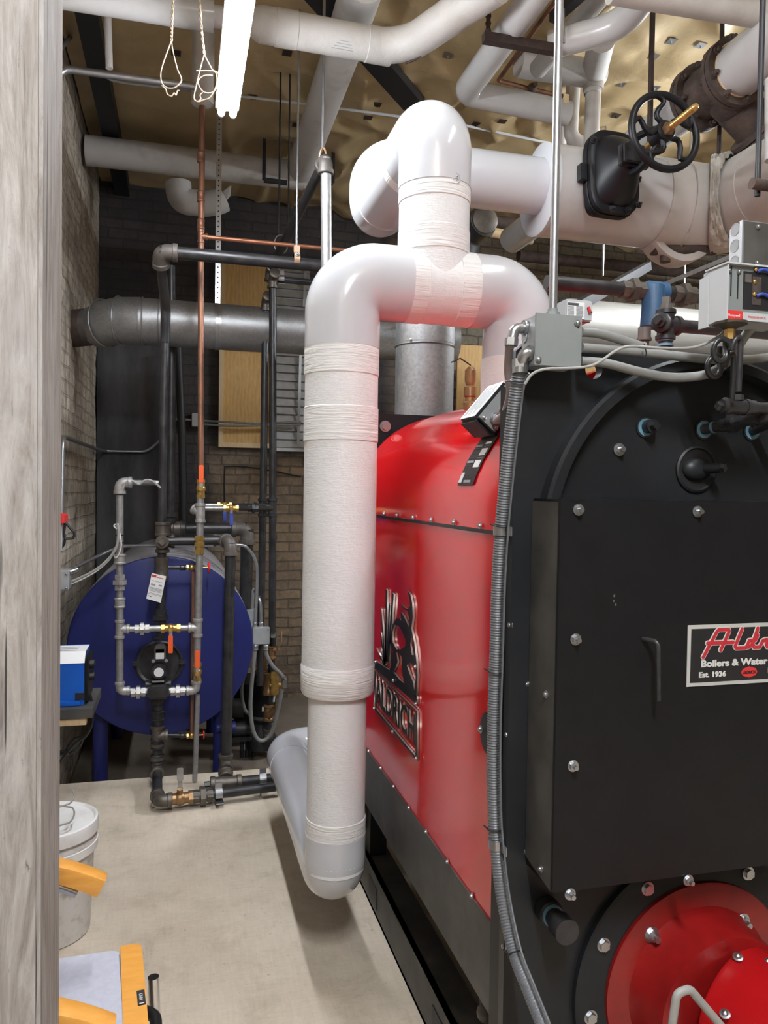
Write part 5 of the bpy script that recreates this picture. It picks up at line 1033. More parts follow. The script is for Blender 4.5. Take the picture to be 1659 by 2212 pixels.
for y0, ys in ((909, (912, 915, 911)), (917, (920, 919, 917))): part(wb, 'armoured_conduit', smooth_path([atY(440, y0, 5.97), atY(500, ys[0], 5.93), atY(560, ys[1], 5.93), atY(650, ys[2], 5.93)]), .008, 'flex')
m = MB(); a = atY(984, 1000, 5.6); b = atY(1320, 766, 5.6); m.box((a.x, 5.6, LOW), (b.x, 5.62, b.z)); tag(m.build('plywood_sheet', 'ply'), 'plywood sheet standing behind the boiler right of the flue riser', 'board')
m = MB(); m.tube(smooth_path([atY(485, 1120, 6.02), atY(485, 1020, 6.02), atY(494, 1008, 6.02), atY(560, 1012, 6.02), atY(650, 1030, 6.02)]), .006, seg=8); tag(m.build('wall_cable', 'blackcable'), 'thin black cable bent across the brown brick wall', 'cable')
# background lines at the right
onepipe('brown_pipe', 'reddish brown painted pipe along the far rear wall', 'pipe', [atY(1120, 552, 5.6), V((XR, 5.6, atY(1120, 552, 5.6).z))], .045, 'rust')
part(cr, 'branch', [atY(434, 511, YG), atY(434, 511, YG) + X1 * 1.2], .0105, 'copperhot'); tee(cr, P(434, 511, YG), [Z1, -Z1, X1], .0125, 'copper', .03)
onepipe('brown_pipe', 'dark brown pipe with a coupling above the cream pipe behind the header', 'pipe', [atY(1058, 478, 5.2), V((XR, 5.2, atY(1058, 478, 5.2).z))], .045, 'rust'); onepipe('cream_pipe', 'cream pipe with an open end behind the header', 'pipe', [atY(1062, 502, 5.0), atY(1150, 518, 5.0)], .034, 'pine')
be = thing('black_elbow_pipe', 'fat black pipe rising behind the header riser with a dark capped end', 'pipe', atY(985, 560, 4.2)); part(be, 'pipe', [atY(985, 600, 4.2), atY(1010, 505, 4.15), atY(1044, 478, 4.0)], .085, 'iron', .1, 28)
m = MB(); c = atY(1046, 478, 3.9); m.lathe(c, -Y1, [(0, .07), (.02, .07), (.03, .04), (.03, .01)], 24); m.build('cap', 'fit', be)
m = MB(); p = atY(1195, 607, 4.0); m.box(p + V((0, 0, -.03)), p + V((.42, .04, .03))); tag(m.build('strut_channel', 'darksteel'), 'black strut channel behind the tall conduit', 'strut')
m = MB(); m.bar(atY(1250, 660, 3.4), atY(1400, 575, 4.2), .04, .05); tag(m.build('strut_channel', 'darksteel'), 'black diagonal strut under the broken lagging', 'strut')
m = MB(); m.bar(atY(1425, 618, 3.2), atY(1600, 545, 3.2), .02, .02); tag(m.build('strut_channel', 'emt'), 'bright slanting strut behind the grey control box', 'strut')
rod('thin bright rod behind the tall conduit below the steam main', atY(1302, 596, 4.2), None, .006, 'zinc'); rod('thin bright rod under the broken lagging', atY(1478, 640, 4.4), None, .006, 'zinc')
onepipe('wide_duct', 'wide dusty galvanized duct far behind the boiler at the right', 'duct', [atY(1215, 707, 4.6), V((XR, 4.6, atY(1215, 707, 4.6).z))], .185, 'dullgalv', 0, 40)

us = thing('strut_channel', 'short dark strut with a thin hanging rod just right of the tall conduit', 'strut', atZ(1225, 10, 3.4)); m = MB(); m.bar(atZ(1195, 40, 3.4), atZ(1290, -45, 3.4), .04, .04); m.build('channel', 'darksteel', us); part(us, 'rod', [atZ(1217, 20, 3.38), atY(1218, 93, atZ(1217, 20, 3.38).y)], .006, 'emt', seg=10)
# ================================================================== BOILER TRIM AND ELECTRICS
# tall conduit and its junction box at the front corner
JF = 1.272; ja, jb_ = atY(1156, 788, JF), atY(1257, 684, JF)
jx = thing('junction_box', 'grey square junction box on the boiler front corner at the foot of the tall conduit', 'electrical box', (ja.x, JF, ja.z))
m = MB(); m.box((ja.x + .001, JF + .003, ja.z + .001), (jb_.x - .001, JF + .062, jb_.z - .001), .002); m.build('box', 'zbox', jx)
m = MB(); m.box((ja.x - .001, JF, ja.z - .001), (jb_.x + .001, JF + .003, jb_.z + .001), .0012); m.build('cover', 'jbox', jx)
screws(jx, [atY(1247, 698, JF - .001), atY(1163, 777, JF - .001)], -Y1, .0038); m = MB(); m.cyl(atY(1248, 706, JF - .0004), atY(1248, 706, JF + .001), .0032, seg=12); m.build('slot_hole', 'plug', jx)
for px, py in ((1133, 728),): 
    p = atX(px, py, ja.x); m = MB(); m.cyl(p, p - X1 * .001, .011, seg=20); m.build('knockout', 'zbox', jx)
tz_ = jb_.z; cxx = atY(1194, 680, JF + .03).x
m = MB(); m.hexa((cxx, JF + .03, tz_ - .002), (cxx, JF + .03, tz_ + .011), .0125); m.cyl((cxx, JF + .03, tz_), (cxx, JF + .03, tz_ + .017), .0095); m.build('conduit_nut', 'jbox', jx)
onepipe('tall_conduit', 'tall bright vertical steel conduit rising from the junction box to the ceiling', 'conduit', [(cxx, JF + .03, tz_ + .008), (cxx, JF + .03, HC)], .0076, 'emt')
# upper left elbow with mauve flexible conduit to the limit control
el = atX(1133, 708, ja.x - .002); yq = el.y; eb = V((ja.x - .022, yq, el.z - .003)); m = MB(); m.tube([V((ja.x, yq, el.z)), eb, eb + V((-.006, .0, -.03))], .0098, .012); m.cyl((ja.x, yq, el.z), (ja.x - .005, yq, el.z), .014); m.hexa(eb + V((-.005, 0, -.018)), eb + V((-.006, 0, -.032)), .0125); m.build('elbow_connector', 'zinc', jx)
g1 = LBC - Y1 * .074 + LBT * -.026 - LBN * .006
onepipe('flexible_conduit', 'mauve grey flexible conduit from the junction box down to the black limit control', 'conduit', smooth_path([eb + V((-.006, 0, -.03)), atY(1101, 745, 1.33), atY(1098, 800, 1.36), atY(1102, 850, 1.38), atY(1090, 893, 1.43), atY(1073, 908, 1.49), g1]), .0082, 'flexm')
onepipe('flexible_conduit', 'short grey conduit stub from the limit control gland', 'conduit', smooth_path([LBC - Y1 * .074 + LBT * .012 - LBN * .006, atY(1085, 886, 1.50), atY(1097, 874, 1.47)]), .008, 'flexm')
# lower elbow with the ribbed conduit running down the boiler corner
e0 = atX(1136, 766, ja.x - .002); yb_ = JF + .02
rc = thing('ribbed_conduit', 'long dark ribbed flexible conduit running down the boiler front corner to the floor', 'conduit', (.6, 1.3, .1))
XS = .600
pl = [(1124, 790), (1118, 830), (1105, 930), (1093, 1040), (1083, 1146), (1076, 1260), (1072, 1400), (1068, 1520), (1066, 1640), (1068, 1760), (1073, 1830), (1085, 1930), (1110, 2050), (1140, 2130), (1180, 2230), (1200, 2290)]
cp_ = smooth_path([atX(x, y, XS) for x, y in pl], 10)
L_ = [0]
for a, b in zip(cp_, cp_[1:]): L_.append(L_[-1] + (b - a).length)
def along(s):
    s = max(0, min(L_[-1], s)); i = 0
    while i < len(L_) - 2 and L_[i + 1] < s: i += 1
    return cp_[i].lerp(cp_[i + 1], (s - L_[i]) / max(1e-6, L_[i + 1] - L_[i]))
nr = int(L_[-1] / .0026); rp = [along(L_[-1] * k / nr) for k in range(nr + 1)]
m = MB(); m.tube(rp, [(.0124 if k % 2 else .0136) for k in range(len(rp))], seg=16); m.build('ribbed_hose', 'flexd', rc)
tpnt = cp_[0]; m = MB(); m.tube([V((ja.x, yb_, e0.z)), V((XS, yb_, e0.z)), V((XS, (yb_ + tpnt.y) / 2, tpnt.z + .01)), tpnt], .0105, .014); m.cyl((ja.x, yb_, e0.z), (ja.x - .005, yb_, e0.z), .0145); m.hexa(tpnt + Z1 * .012, tpnt - Z1 * .004, .0155); m.cyl(tpnt - Z1 * .002, tpnt - Z1 * .014, .0145); m.build('elbow_connector', 'zinc', rc)
sc_ = onepipe('side_cable', 'thin grey cable tied along the ribbed conduit', 'cable', smooth_path([atY(1262, 772, JF - .004) + X1 * .0] [:0] + [atX(x + 15, y, XS - .004) for x, y in ((1128, 806),) + tuple(pl[1:])], 8), .0020, 'flexd', seg=8)
for py_, s in ((823, 0), (1131, 1), (1450, 2), (1790, 3), (2062, 4)):
    i = min(range(len(cp_)), key=lambda k: abs((lambda d: CY - (d.dot(UP) / d.dot(FW)) * FPX)(cp_[k] - EYE) - py_)); d = (cp_[min(i + 1, len(cp_) - 1)] - cp_[i - 1]).normalized(); _, u, w_ = frame(d)
    m = MB(); m.tube([cp_[i] + (u * cos(t) * .0152 + w_ * sin(t) * .0152) + V((0, -.003, 0)) for t in [2 * pi * k / 24 for k in range(24)]], .0016, seg=6, closed=True); q = cp_[i] + V((-.014, .004, 0)); m.cyl(q, q + V((-.004, .010, .002)), .0016, seg=6); m.build('cable_tie', 'plug', rc)
for py_ in (1148, 1825):
    i = min(range(len(cp_)), key=lambda k: abs((lambda d: CY - (d.dot(UP) / d.dot(FW)) * FPX)(cp_[k] - EYE) - py_)); c = cp_[i]; m = MB(); hh_ = .009
    for a0_, a1_ in zip(range(12), range(1, 13)):
        A_ = [c + V((-.0148 * sin(pi * k / 12) , .0155 * cos(pi * k / 12), 0)) for k in (a0_, a1_)]; m.bar(A_[0], A_[1], hh_ * 2, .0018, up=(A_[1] - A_[0]).cross(Z1))
    for s in (-1, 1): m.obox(c + V((.004, s * .027, 0)), X1 * .0012, Y1 * .013, Z1 * hh_, .0008)
    m.build('strap', 'zinc', rc); screws(rc, [c + V((.002, .03, 0))], -X1, .0045)
# transformer box behind, three conduits leaving to the right, thin cable
ta, tb = atY(1222, 690, 1.36), atY(1280, 650, 1.36); tr = thing('switch_box', 'light grey transformer box with a white data label behind the junction box', 'electrical box', (ta.x, 1.36, ta.z))
m = MB(); m.box((ta.x, 1.36, ta.z), (tb.x, 1.425, tb.z), .002); m.build('case', 'ltgrey', tr)
def lq(px0, py0, px1, py1, y=1.3592): a, b = atY(px0, py1, y), atY(px1, py0, y); m = MB(); m.box((a.x, y, a.z), (b.x, y + .0006, b.z)); return m
lq(1225, 654, 1263, 687).build('data_label', 'label', tr); m = lq(1227, 655, 1250, 658.5, 1.3588); m.build('heading', 'ink', tr)
for k in range(8): lq(1227, 662 + 3 * k, 1240, 663 + 3 * k, 1.3588).build('print_line', 'greyink', tr); lq(1245, 662 + 3 * k, 1260, 663 + 3 * k, 1.3588).build('print_line', 'greyink', tr)
a = atY(1271, 663, 1.357); m = MB(); m.tube([a, a + V((.004, 0, -.011))], .0028, seg=8); m.build('indicator', 'redknob', tr); m = MB(); a = atY(1278, 674, 1.359); m.ball(a, .002, seg=8); m.build('screw', 'plug', tr)
lq(1258, 690, 1274, 697, 1.37).build('warning_sticker', 'labred', tr)
YC = 1.30
def FC(label, pts, r, mat, name='flexible_conduit', y0=YC, y1=YC): return onepipe(name, label, 'conduit', smooth_path([atY(x, y, y0 + (y1 - y0) * i / (len(pts) - 1)) for i, (x, y) in enumerate(pts)]), r, mat)
FC('upper grey flexible conduit arching right from the junction box', [(1256, 717), (1290, 720), (1330, 730), (1365, 742), (1392, 750)], .0088, 'flex')
FC('middle grey flexible conduit running right from the junction box to the edge of view', [(1256, 751), (1320, 756), (1420, 765), (1520, 775), (1600, 778), (1700, 768)], .0092, 'flex')
FC('lower grey flexible conduit sagging from the junction box up to the pressure control', [(1256, 780), (1310, 785), (1380, 803), (1450, 815), (1520, 810), (1565, 787), (1592, 752), (1612, 722), (1630, 702)], .0088, 'flex', y0=1.30, y1=1.21)
for py in (717, 751, 780): p = atY(1255, py, YC); m = MB(); m.cyl(V((jb_.x - .001, YC, p.z)), V((jb_.x + .006, YC, p.z)), .0125); m.hexa(V((jb_.x, YC, p.z)), V((jb_.x + .003, YC, p.z)), .015); m.build('cable_gland', 'zinc', jx)
FC('thin grey cable looping from behind the ribbed conduit across to the pressure control', [(1134, 830), (1150, 808), (1180, 797), (1240, 795), (1285, 787), (1330, 758), (1362, 748), (1430, 752), (1500, 750), (1550, 728), (1572, 705)], .0026, 'cable', 'cable', 1.262, 1.21)
m = MB(); a = atY(1391, 752, 1.28); m.tube([a + Z1 * .008, a - Y1 * .004, a + V((.003, -.004, -.01)), a + V((.0, -.004, -.022))], .0013, seg=6); tag(m.build('cable_tie', 'plug'), 'black cable tie holding the thin cable to the middle conduit', 'tie')
# cross tee with plug above the boiler, pressure relief stub
ct = thing('cross_tee', 'black pipe cross with square plugs standing on the boiler top', 'fitting', atY(1438, 745, 1.62)); c = atY(1438, 702, 1.62); r_ = .0165
part(ct, 'nipple', [atY(1437, 780, 1.62), c], r_ * .95, 'iron'); tee(ct, c, [Z1, -Z1, X1, V((-.8, -.6, 0))], r_, 'iron', .035, 'cross'); part(ct, 'side_pipe', [c + X1 * .03, c + X1 * .35], r_ * .95, 'iron')
for z, w in ((735, .0185), (746, .019)): q = atY(1437, z, 1.62); m = MB(); m.cyl(q - Z1 * .003, q + Z1 * .003, w); m.build('thread_seal', 'tealring', ct)
m = MB(); d = V((-.8, -.6, 0)); m.cyl(c + d * .035, c + d * .05, .014); m.cyl(c + d * .05, c + d * .066, .011, seg=4); m.build('side_plug', 'iron', ct); m = MB(); m.cyl(c + Z1 * .035, c + Z1 * .048, .0145); m.cyl(c + Z1 * .048, c + Z1 * .066, .0125, seg=4); m.build('top_plug', 'greyfit', ct)
rs = thing('relief_stub', 'small rusty capped pipe stub beside the black cross', 'fitting', atY(1392, 745, 1.7)); c = atY(1392, 720, 1.7); m = MB(); m.cyl(c - Z1 * .012, c + Z1 * .014, .0155); m.cyl(c - Z1 * .018, c - Z1 * .012, .018); m.cyl(c - Z1 * .04, c - Z1 * .012, .012); m.build('cap', 'greyfit', rs)
# black lateral line with blue wrap
ll = thing('black_lateral_pipe', 'black pipe with unions crossing over the boiler, wrapped in blue in the middle', 'pipe', atY(1400, 630, 1.9)); p = atY(1180, 610, 1.9); q = p + X1 * 1.5
part(ll, 'pipe', [p, q], .0195, 'iron'); union(ll, V((atY(1366, 628, 1.9).x, 1.9, p.z)), X1, .017, 'fit'); union(ll, V((atY(1476, 640, 1.9).x, 1.9, p.z)), X1, .017, 'fit')
bw = V((atY(1417, 640, 1.9).x, 1.9, p.z)); m = MB(); m.lathe(bw - X1 * .035, X1, [(0, .022), (.006, .03), (.064, .03), (.07, .022)], 24); m.tube([bw + V((-.012, -.004, .012)), bw + V((-.014, -.01, -.04)), bw + V((-.018, -.01, -.10))], .032, .03, 16); m.build('blue_wrap', 'bluewrap', ll)
# pressure control with handy box
px0 = atY(1569, 640, 1.155); xl_ = px0.x; zt, zb = atY(1569, 566, 1.155).z, atY(1569, 690, 1.155).z
pc = thing('pressure_control', 'grey pressure control box with open front and red maker label at the right edge', 'control box', (xl_ + .06, 1.19, zb))
m = MB(); m.box((xl_ + .002, 1.16, zb), (xl_ + .135, 1.222, zt - .002), .002); m.box((xl_ - .001, 1.152, zb), (xl_ + .002, 1.205, zt)); m.box((xl_ - .003, 1.15, zt - .003), (xl_ + .137, 1.21, zt)); m.build('case', 'ltgrey', pc)
m = MB(); m.box((xl_ - .002, 1.20, zb - .004), (xl_ + .002, 1.226, zt - .012)); m.build('rear_panel', 'ltgrey', pc)
m = MB(); m.box((xl_ + .002, 1.158, zb + .001), (xl_ + .135, 1.161, zt - .003)); m.build('inner_plate', 'jbox', pc)
m = MB(); m.box((xl_ + .036, 1.1565, zb + .022), (xl_ + .135, 1.159, zt - .012)); m.build('dark_interior', 'plug', pc)
for dx, z0_, z1_ in ((.010, .042, .094), (.024, .038, .088)): m = MB(); m.box((xl_ + dx, 1.1572, zb + z0_), (xl_ + dx + .0022, 1.1585, zb + z1_)); m.build('scale_slot', 'plug', pc)
m = MB(); m.box((xl_ + .002, 1.1562, zb + .002), (xl_ + .036, 1.1585, zb + .017)); m.build('red_label', 'labred', pc); text('Honeywell', 'maker_lettering', 'label', pc, V((xl_ + .005, 1.156, zb + .0065)), X1, Z1, .0068, th=.0003, sx=.85)
m = MB(); m.box((xl_ + .036, 1.1562, zb + .001), (xl_ + .135, 1.1585, zb + .0155)); m.build('grey_label', 'ltgrey', pc); text('PRESSURETROL', 'maker_lettering', 'labred', pc, V((xl_ + .047, 1.156, zb + .006)), X1, Z1, .0055, th=.0003)
for dx, z_ in ((.058, .048), (.058, .070), (.06, .092)): m = MB(); m.ball((xl_ + dx, 1.155, zb + z_), .0042, (1, .7, 1), 12); m.build('terminal', 'brass', pc)
m = MB(); m.box((xl_ + .054, 1.1555, zb + .03), (xl_ + .072, 1.1575, zt - .02)); m.build('terminal_strip', 'rust', pc)
for z_ in (.045, .088): m = MB(); m.tube(smooth_path([V((xl_ + .061, 1.154, zb + z_)), V((xl_ + .075, 1.152, zb + z_ + .004)), V((xl_ + .1, 1.153, zb + z_ - .006))]), .003, seg=8); m.build('blue_wire', 'bluegrip', pc)
m = MB(); m.box((xl_ + .038, 1.155, zt - .032), (xl_ + .052, 1.157, zt - .016), .001); m.build('adjust_block', 'greyfit', pc); screws(pc, [(xl_ + .006, 1.157, zt - .014), (xl_ + .026, 1.157, zt - .014)], -Y1, .003)
m = MB(); cb = V((xl_ + .025, 1.175, zb)); m.lathe(cb, -Z1, [(0, .030), (.004, .029), (.008, .016), (.012, .01)], 28); m.build('diaphragm', 'fit', pc)
m = MB(); m.hexa(cb - Z1 * .010, cb - Z1 * .03, .0095); m.build('brass_nut', 'brass', pc)
hx0 = atY(1605, 520, 1.165); hb = thing('handy_box', 'small metal handy box with blank black cover standing on the pressure control', 'electrical box', (hx0.x + .02, 1.18, zt)); ht = atY(1605, 476, 1.165).z
m = MB(); m.box((hx0.x + .0, 1.168, zt), (hx0.x + .05, 1.203, ht - .002), .003); m.build('box', 'zbox', hb); m = MB(); m.box((hx0.x - .004, 1.163, zt), (hx0.x - .001, 1.17, ht)); m.box((hx0.x - .003, 1.163, zt), (hx0.x + .052, 1.168, ht), .001); m.build('cover_rim', 'zbox', hb); m = MB(); m.box((hx0.x, 1.1615, zt + .001), (hx0.x + .051, 1.1635, ht - .002)); m.build('blank_cover', 'skid', hb)
screws(hb, [(hx0.x + .027, 1.161, ht - .01), (hx0.x + .027, 1.161, zt + .006)], -Y1, .003)
for k in range(3):
    z = zt + .006 + .029 * k; m = MB(); m.lathe((hx0.x - .0, 1.186, z + .006), -X1, [(0, .0115), (.0006, .0115), (.0006, .0104), (.0002, .0104)], 24); m.build('knockout', 'greyink', hb)
# pigtail syphons and manifold
def pig(label, bx, yy, topz, manz, lean):
    t = thing('pigtail_syphon', label, 'syphon', V((bx, yy, manz))); r_ = .0052; Rl = .0165; cz1 = manz + .072 + lean; P_ = [V((bx, yy, topz)), V((bx, yy, cz1 + .012))]
    for k in range(0, 25):
        a = 2 * pi * k / 24; P_.append(V((bx - Rl + Rl * cos(a), yy - .004 - .012 * k / 24, cz1 - Rl * sin(a) * 1.15)))
    P_ += [V((bx + .001, yy - .018, cz1 + .01)), V((bx + .006, yy - .019, cz1 + .02)), V((bx + .015, yy - .018, cz1 + .022)), V((bx + .020, yy - .014, cz1 + .008)), V((bx + .020, yy - .012, manz))]
    m = MB(); m.tube(smooth_path(P_, 4), r_, seg=14); m.build('tube', 'iron', t); return t
mz = atY(1592, 878, 1.22).z; MX = atY(1580, 885, 1.22).x
pig('near pigtail syphon coil under the pressure control', xl_ + .025, 1.185, zb - .028, mz + .02, 0); pig('far pigtail syphon coil behind the near one at the right edge', xl_ + .052, 1.235, zb - .03, mz + .012, -.012)
mf = thing('control_manifold', 'black pipe manifold with square plugs on the upper boiler front', 'manifold', V((MX, 1.24, mz - .02)))
m = MB(); a = V((MX - .008, 1.225, mz)); m.cyl(a, a + X1 * .062, .0135); m.lathe(a, -X1, [(-.004, .0165), (.004, .0165), (.006, .013), (.01, .013)], 20); m.cyl(a - X1 * .008, a - X1 * .02, .0085, seg=4); m.cyl(a + X1 * .04, a + X1 * .048, .0155); m.build('tee_body', 'iron', mf); part(mf, 'outlet_pipe', [a + X1 * .05, a + X1 * .3], .0105, 'iron'); m = MB(); m.hexa(a + V((.024, .0, .012)), a + V((.024, 0, .022)), .012); m.build('top_nut', 'iron', mf)
p0 = atY(1518, 928, 1.345); p1 = V((p0.x + .045, 1.245, mz - .018)); part(mf, 'inlet_pipe', [p0, p1], .0105, 'iron'); union(mf, p0.lerp(p1, .55), p1 - p0, .010, 'iron'); m = MB(); m.cyl(p0.lerp(p1, .18), p0.lerp(p1, .22), .0118); m.build('thread_seal', 'tealring', mf); elbow(mf, p1 + V((.018, 0, .002)), p0 - p1, V((.1, -.5, .8)), .010, 'iron')
q0 = atY(1624, 931, 1.345); part(mf, 'second_inlet', [q0, q0 + V((-.01, -.1, .02))], .0105, 'iron')
# bronze relief valve behind the limit control
bv = thing('relief_valve', 'small bronze relief valve on the boiler top beside the white riser', 'valve', atY(1016, 880, 2.1)); c = atY(1015, 878, 2.12); m = MB(); m.lathe(c - Z1 * .02, Z1, [(0, .02), (.03, .02), (.035, .014), (.045, .014), (.05, .018), (.075, .018), (.08, .012), (.095, .016), (.125, .016), (.135, .008)], 24); m.build('body', 'bronze', bv); m = MB(); m.tube([c + V((0, 0, .12)), c + V((-.04, -.02, .135)), c + V((-.07, -.03, .12))], .002, seg=6); m.build('lever', 'darksteel', bv)
m = MB(); m.cyl(c - Z1 * .06, c - Z1 * .018, .025); m.build('base', 'iron', bv)
# ================================================================== LEFT WALL EQUIPMENT AND FOREGROUND
bb = thing('blue_controller', 'bright blue metal controller case on a black shelf at the left wall', 'controller', atY(150, 1527, 2.95)); x0 = WX + .01; xr = atY(182, 1450, 2.95).x; z0 = atY(160, 1524, 2.95).z; z1 = atY(160, 1412, 2.95).z
m = MB(); m.prism([(x0, 2.95, z0), (x0, 2.95, z1 - .035), (x0, 2.985, z1), (x0, 3.12, z1), (x0, 3.12, z0)], (xr - x0, 0, 0)); m.build('case', 'bluebox', bb, smooth=False)
m = MB(); m.prism([(x0, 2.948, z1 - .035), (x0, 2.984, z1 + .001), (x0, 3.1, z1 + .001), (x0, 3.1, z1 - .002), (x0, 2.986, z1 - .003), (x0, 2.951, z1 - .036)], (xr - x0 + .001, 0, 0)); m.build('top_label', 'label', bb, smooth=False)
for k in range(3): m = MB(); m.box((x0 + .05, 3.0 + .03 * k, z1 + .001), (xr - .03, 3.008 + .03 * k, z1 + .002)); m.build('print_line', 'greyink', bb)
m = MB(); m.box((xr, 2.96, z0 + .01), (xr + .012, 3.11, z1 - .02), .002); m.build('side_plate', 'blkc', bb)
for z in (z1 - .055, z1 - .10): m = MB(); m.lathe((xr + .012, 3.02, z), X1, [(0, .016), (.016, .016), (.018, .012), (.018, .003)], 20); m.build('knob', 'plug', bb)
m = MB(); m.box((x0, 2.938, z0), (xr - .012, 2.951, z0 + .018), .003); m.build('base_lip', 'bluebox', bb)
m = MB(); m.box((xr - .03, 2.944, z0 + .022), (xr + .002, 2.955, z0 + .045)); m.build('cable_notch', 'plug', bb)
sh = thing('wall_shelf', 'small black board shelf on a pine cleat under the blue controller', 'shelf', (WX, 3.0, z0 - .05)); xs = atY(178, 1530, 2.9).x; m = MB(); m.box((WX - .01, 2.9, z0 - .036), (xs + .035, 3.2, z0 - .001), .002); m.build('board', 'shelf', sh); m = MB(); m.box((WX - .01, 2.91, z0 - .062), (xs + .012, 2.95, z0 - .036), .001); m.build('cleat', 'pine', sh)
cbl = [atY(x, y, 3.0) for x, y in ((184, 1488), (194, 1500), (199, 1522), (201, 1545), (196, 1572), (183, 1592), (165, 1605), (146, 1625), (118, 1660))]
onepipe('power_cable', 'black cable looping down from the blue controller past the shelf', 'cable', smooth_path(cbl), .0052, 'blackcable', seg=10)
onepipe('power_cable', 'second black cable hanging in a short loop below the shelf', 'cable', smooth_path([atY(x, y, 3.02) for x, y in ((115, 1625), (140, 1622), (150, 1608), (165, 1594), (178, 1595), (172, 1612), (155, 1625), (115, 1632))]), .0048, 'blackcable', seg=10)
# emergency switch, box and conduits on the left wall
XW = WX + .10
sw = thing('safety_switch', 'wall safety switch with red top and a black wire handle on the left brick wall', 'switch', atX(125, 1190, XW)); a = atY(118, 1165, 3.35); b = atY(140, 1110, 3.35); m = MB(); m.box((WX, 3.35, atY(130, 1190, 3.35).z), (b.x - .01, 3.45, atY(130, 1132, 3.35).z), .003); m.build('case', 'ltgrey', sw)
m = MB(); m.box((WX, 3.33, atY(130, 1133, 3.35).z), (b.x + .0, 3.45, b.z), .006); m.build('red_top', 'labred', sw); m = MB(); m.tube([atY(x, y, 3.36) for x, y in ((141, 1128), (160, 1150), (161, 1157), (157, 1163), (140, 1164), (138, 1150), (141, 1128))], .0055, .008, 8); m.build('handle', 'plug', sw); part(sw, 'cord', smooth_path([atY(140, 1165, 3.36), atY(137, 1178, 3.36), atY(122, 1195, 3.36)]), .005, 'blackcable')
lb = thing('junction_box', 'grey junction box on the left brick wall with cables leading to the tank piping', 'electrical box', atY(140, 1275, 3.5)); a = atY(115, 1275, 3.5); b = atY(149, 1232, 3.5); m = MB(); m.box((WX, 3.5, a.z), (b.x, 3.58, b.z), .003); m.build('box', 'zbox', lb); screws(lb, [atY(143, 1240, 3.498), atY(143, 1270, 3.498)], -Y1, .004)
m = MB(); q = atY(150, 1237, 3.54); m.cyl(q, q + V((.03, .02, .01)), .012); m.build('connector', 'zinc', lb)
onepipe('wall_conduit', 'dull steel conduit rising beside the timber post and bending along the left wall', 'conduit', [atX(133, 1115, WX + .03), atX(136, 943, WX + .03), atX(212, 971, WX + .03), V((WX + .06, 5.83, atX(212, 971, WX + .03).z - .0)), atY(318, 976, 5.82), atY(352, 945, 5.78)], .011, 'emt', [0, .07, .03, .05, .12, 0])
for k, (dy, r_, lb_, mt) in enumerate(((0, .0065, 'grey cable drooping from the wall box to the galvanized riser', 'cable'), (6, .0035, 'thin white cable drooping beside the grey one to the galvanized riser', 'whitecable'))):
    onepipe('control_cable', lb_, 'cable', smooth_path([atY(x, y + dy * (1 - i / 6), 3.70) for i, (x, y) in enumerate(((128, 1266), (165, 1252), (205, 1232), (235, 1207), (252, 1180), (256, 1150), (253, 1130)))]), r_, mt, seg=10)
onepipe('control_cable', 'white cable coil tied to the galvanized riser with black ties', 'cable', smooth_path([atY(x, y, 3.765) for x, y in ((262, 1180), (258, 1150), (249, 1140), (246, 1136), (250, 1133), (256, 1145), (262, 1172), (258, 1195), (250, 1205), (246, 1200))]), .0032, 'whitecable', seg=8)
onepipe('control_cable', 'pale cable twisted along the top arm of the galvanized loop', 'cable', smooth_path([atY(x, y, 3.78) for x, y in ((264, 1060), (270, 1045), (282, 1037), (300, 1046), (315, 1037), (330, 1040), (347, 1054))]), .0055, 'cable', seg=8)
for py in (1068, 1156, 1172): 
    c = P(259, py, YG); m = MB(); m.lathe(c, Z1, [(-.003, .0168), (-.003, .0185), (.003, .0185), (.003, .0168)], 20, cap=False); m.build('cable_tie', 'plug', gl)
# bucket
bk = V((-.41, 2.66, 0)); bu_ = thing('plastic_bucket', 'dirty white plastic bucket with closed lid on the floor left of the pipes', 'bucket', bk)
m = MB(); m.lathe(bk, Z1, [(0, .125), (.004, .13), (.27, .142), (.275, .150), (.305, .151), (.312, .144), (.335, .1445), (.345, .140)], 56); m.build('pail', 'bucket', bu_)
m = MB(); m.lathe(bk + Z1 * .325, Z1, [(0, .146), (.002, .155), (.03, .156), (.042, .153), (.044, .146), (.036, .140), (.034, .02)], 56); m.build('lid', 'lid', bu_)
m = MB(); m.lathe(bk + Z1 * .272, Z1, [(0, .143), (.0, .153), (.026, .154), (.030, .146)], 56, cap=False); m.build('rim_ring', 'lid', bu_)
m = MB(); q = bk + V((.055, -.145, .285)); m.tube(smooth_path([q, q + V((-.02, -.012, -.04)), q + V((-.06, -.018, -.10)), q + V((-.12, -.01, -.13)), q + V((-.2, .02, -.11))]), .0022, seg=8); m.build('wire_handle', 'zinc', bu_)
q = bk + V((.075, -.03, .361)); onepipe('wire_coil', 'loose coil of pale wire lying on the bucket lid', 'wire', smooth_path([q + V((cos(t) * .042 - .03, sin(t) * .05 - .03, .004 + .004 * sin(3 * t) + .006 * k)) for k, t in enumerate([2 * pi * j / 10 for j in range(-6, 12)])] ), .0028, 'cable', seg=8)
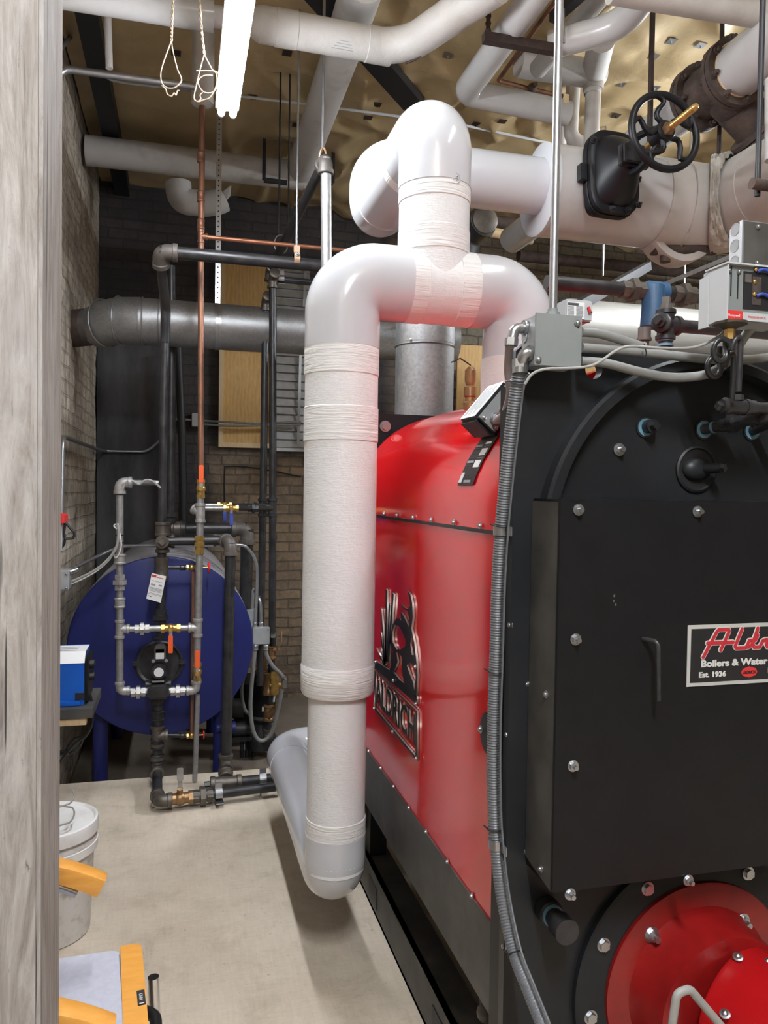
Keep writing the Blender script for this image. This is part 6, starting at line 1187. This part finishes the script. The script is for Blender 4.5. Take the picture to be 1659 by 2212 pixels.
# armchair behind the post
CYN, CYF = 1.23, 1.70; sxf = -.07
ch = thing('armchair', 'armchair with grey fabric seat and orange beech arms behind the timber post', 'chair', (-.3, 1.46, 0))
m = MB(); sp = [(-.53, CYN + .02), (-.53, CYF + .015), (sxf - .06, CYF + .028), (sxf - .045, CYF + .015), (sxf + .012, CYN - .02), (sxf - .02, CYN - .03)]; m.prism([(x, y, .40) for x, y in sp], (0, 0, .053)); bmesh.ops.bevel(m.bm, geom=[e for e in m.bm.edges if min(v.co.z for v in e.verts) > .44], offset=.008, segments=3, affect='EDGES'); m.build('seat', 'fabric', ch)
m = MB(); p = [(sxf - .05, CYF + .028), (sxf - .012, CYF + .03), (sxf - .004, CYF + .01), (sxf + .045, CYN - .05), (sxf + .0, CYN - .055)]; m.prism([(x, y, .40) for x, y in p], (0, 0, .056)); m.build('front_rail', 'beech', ch)
for yy, dx in ((CYF, 0), (CYN, .055)):
    m = MB(); R = []; xe = -.155 + dx; xs_ = -.52
    for k in range(25):
        t = k / 24; x = xs_ + (xe - xs_) * t; u = max(0, (x - xe + .16) / .16); z = .662 - .052 * u ** 1.7 + .004 * sin(pi * t); sl = -.052 * 1.7 * u ** .7 / .16
        T = V((1, 0, sl)).normalized(); Nn = V((-T.z, 0, T.x)); c = V((x, yy, z)); w_ = .026 - .004 * u; h_ = .0165 + .002 * u
        pr = [(-w_, -h_), (w_, -h_), (w_, h_ - .008), (w_ - .003, h_ - .002), (w_ - .010, h_), (-w_ + .010, h_), (-w_ + .003, h_ - .002), (-w_, h_ - .008)]
        R.append([c + Y1 * a_ + Nn * b_ for a_, b_ in pr])
    m.quadring(R); m.build('arm', 'beech', ch, ang=30)
    m = MB(); m.tube([V((-.52, yy, .634)), V((-.30 + dx, yy, .636)), V((-.25 + dx, yy, .622)), V((-.205 + dx, yy, .598))], .011, .08, 14); m.build('arm_tube', 'chrome', ch)
    m = MB(); m.tube([V((-.50, yy, .640)), V((-.50, yy, .30)), V((-.45, yy, .02))], .012, .05, 14); m.tube([V((-.45, yy, .02)), V((sxf + .0, yy + .0, .015)), V((sxf + .035, yy + .0, .06)), V((sxf + .02, yy, .395))], .012, .05, 14); m.build('leg_frame', 'chrome', ch)
m = MB(); m.box((-.56, CYN + .03, .5), (-.52, CYF - .03, .86), .015); m.build('backrest', 'fabric', ch)
m = MB(); m.tube([V((sxf - .02, CYF - .05, .37)), V((sxf + .028, CYF - .10, .375)), V((sxf + .05, CYN, .36))], .012, .04, 12); m.build('front_crossbar', 'blkc', ch)
a = atZ(305, 2155, .4565); m = MB(); ln = V((.046 + .008, -.5, 0)).normalized(); sd = V((ln.y, -ln.x, 0)); m.obox(a, ln * .023, sd * .0075, Z1 * .0012, .0005); m.build('name_badge', 'plug', ch); text('GHH', 'badge_lettering', 'label', ch, a - ln * .012 + Z1 * .0014 + sd * .0036, ln * 1, -sd * -1 if False else V((-ln.y, ln.x, 0)), .0095, th=.0003); m = MB(); m.obox(a + ln * .019 + Z1 * .001, ln * .001, sd * .0045, Z1 * .0006); m.build('badge_line', 'label', ch)
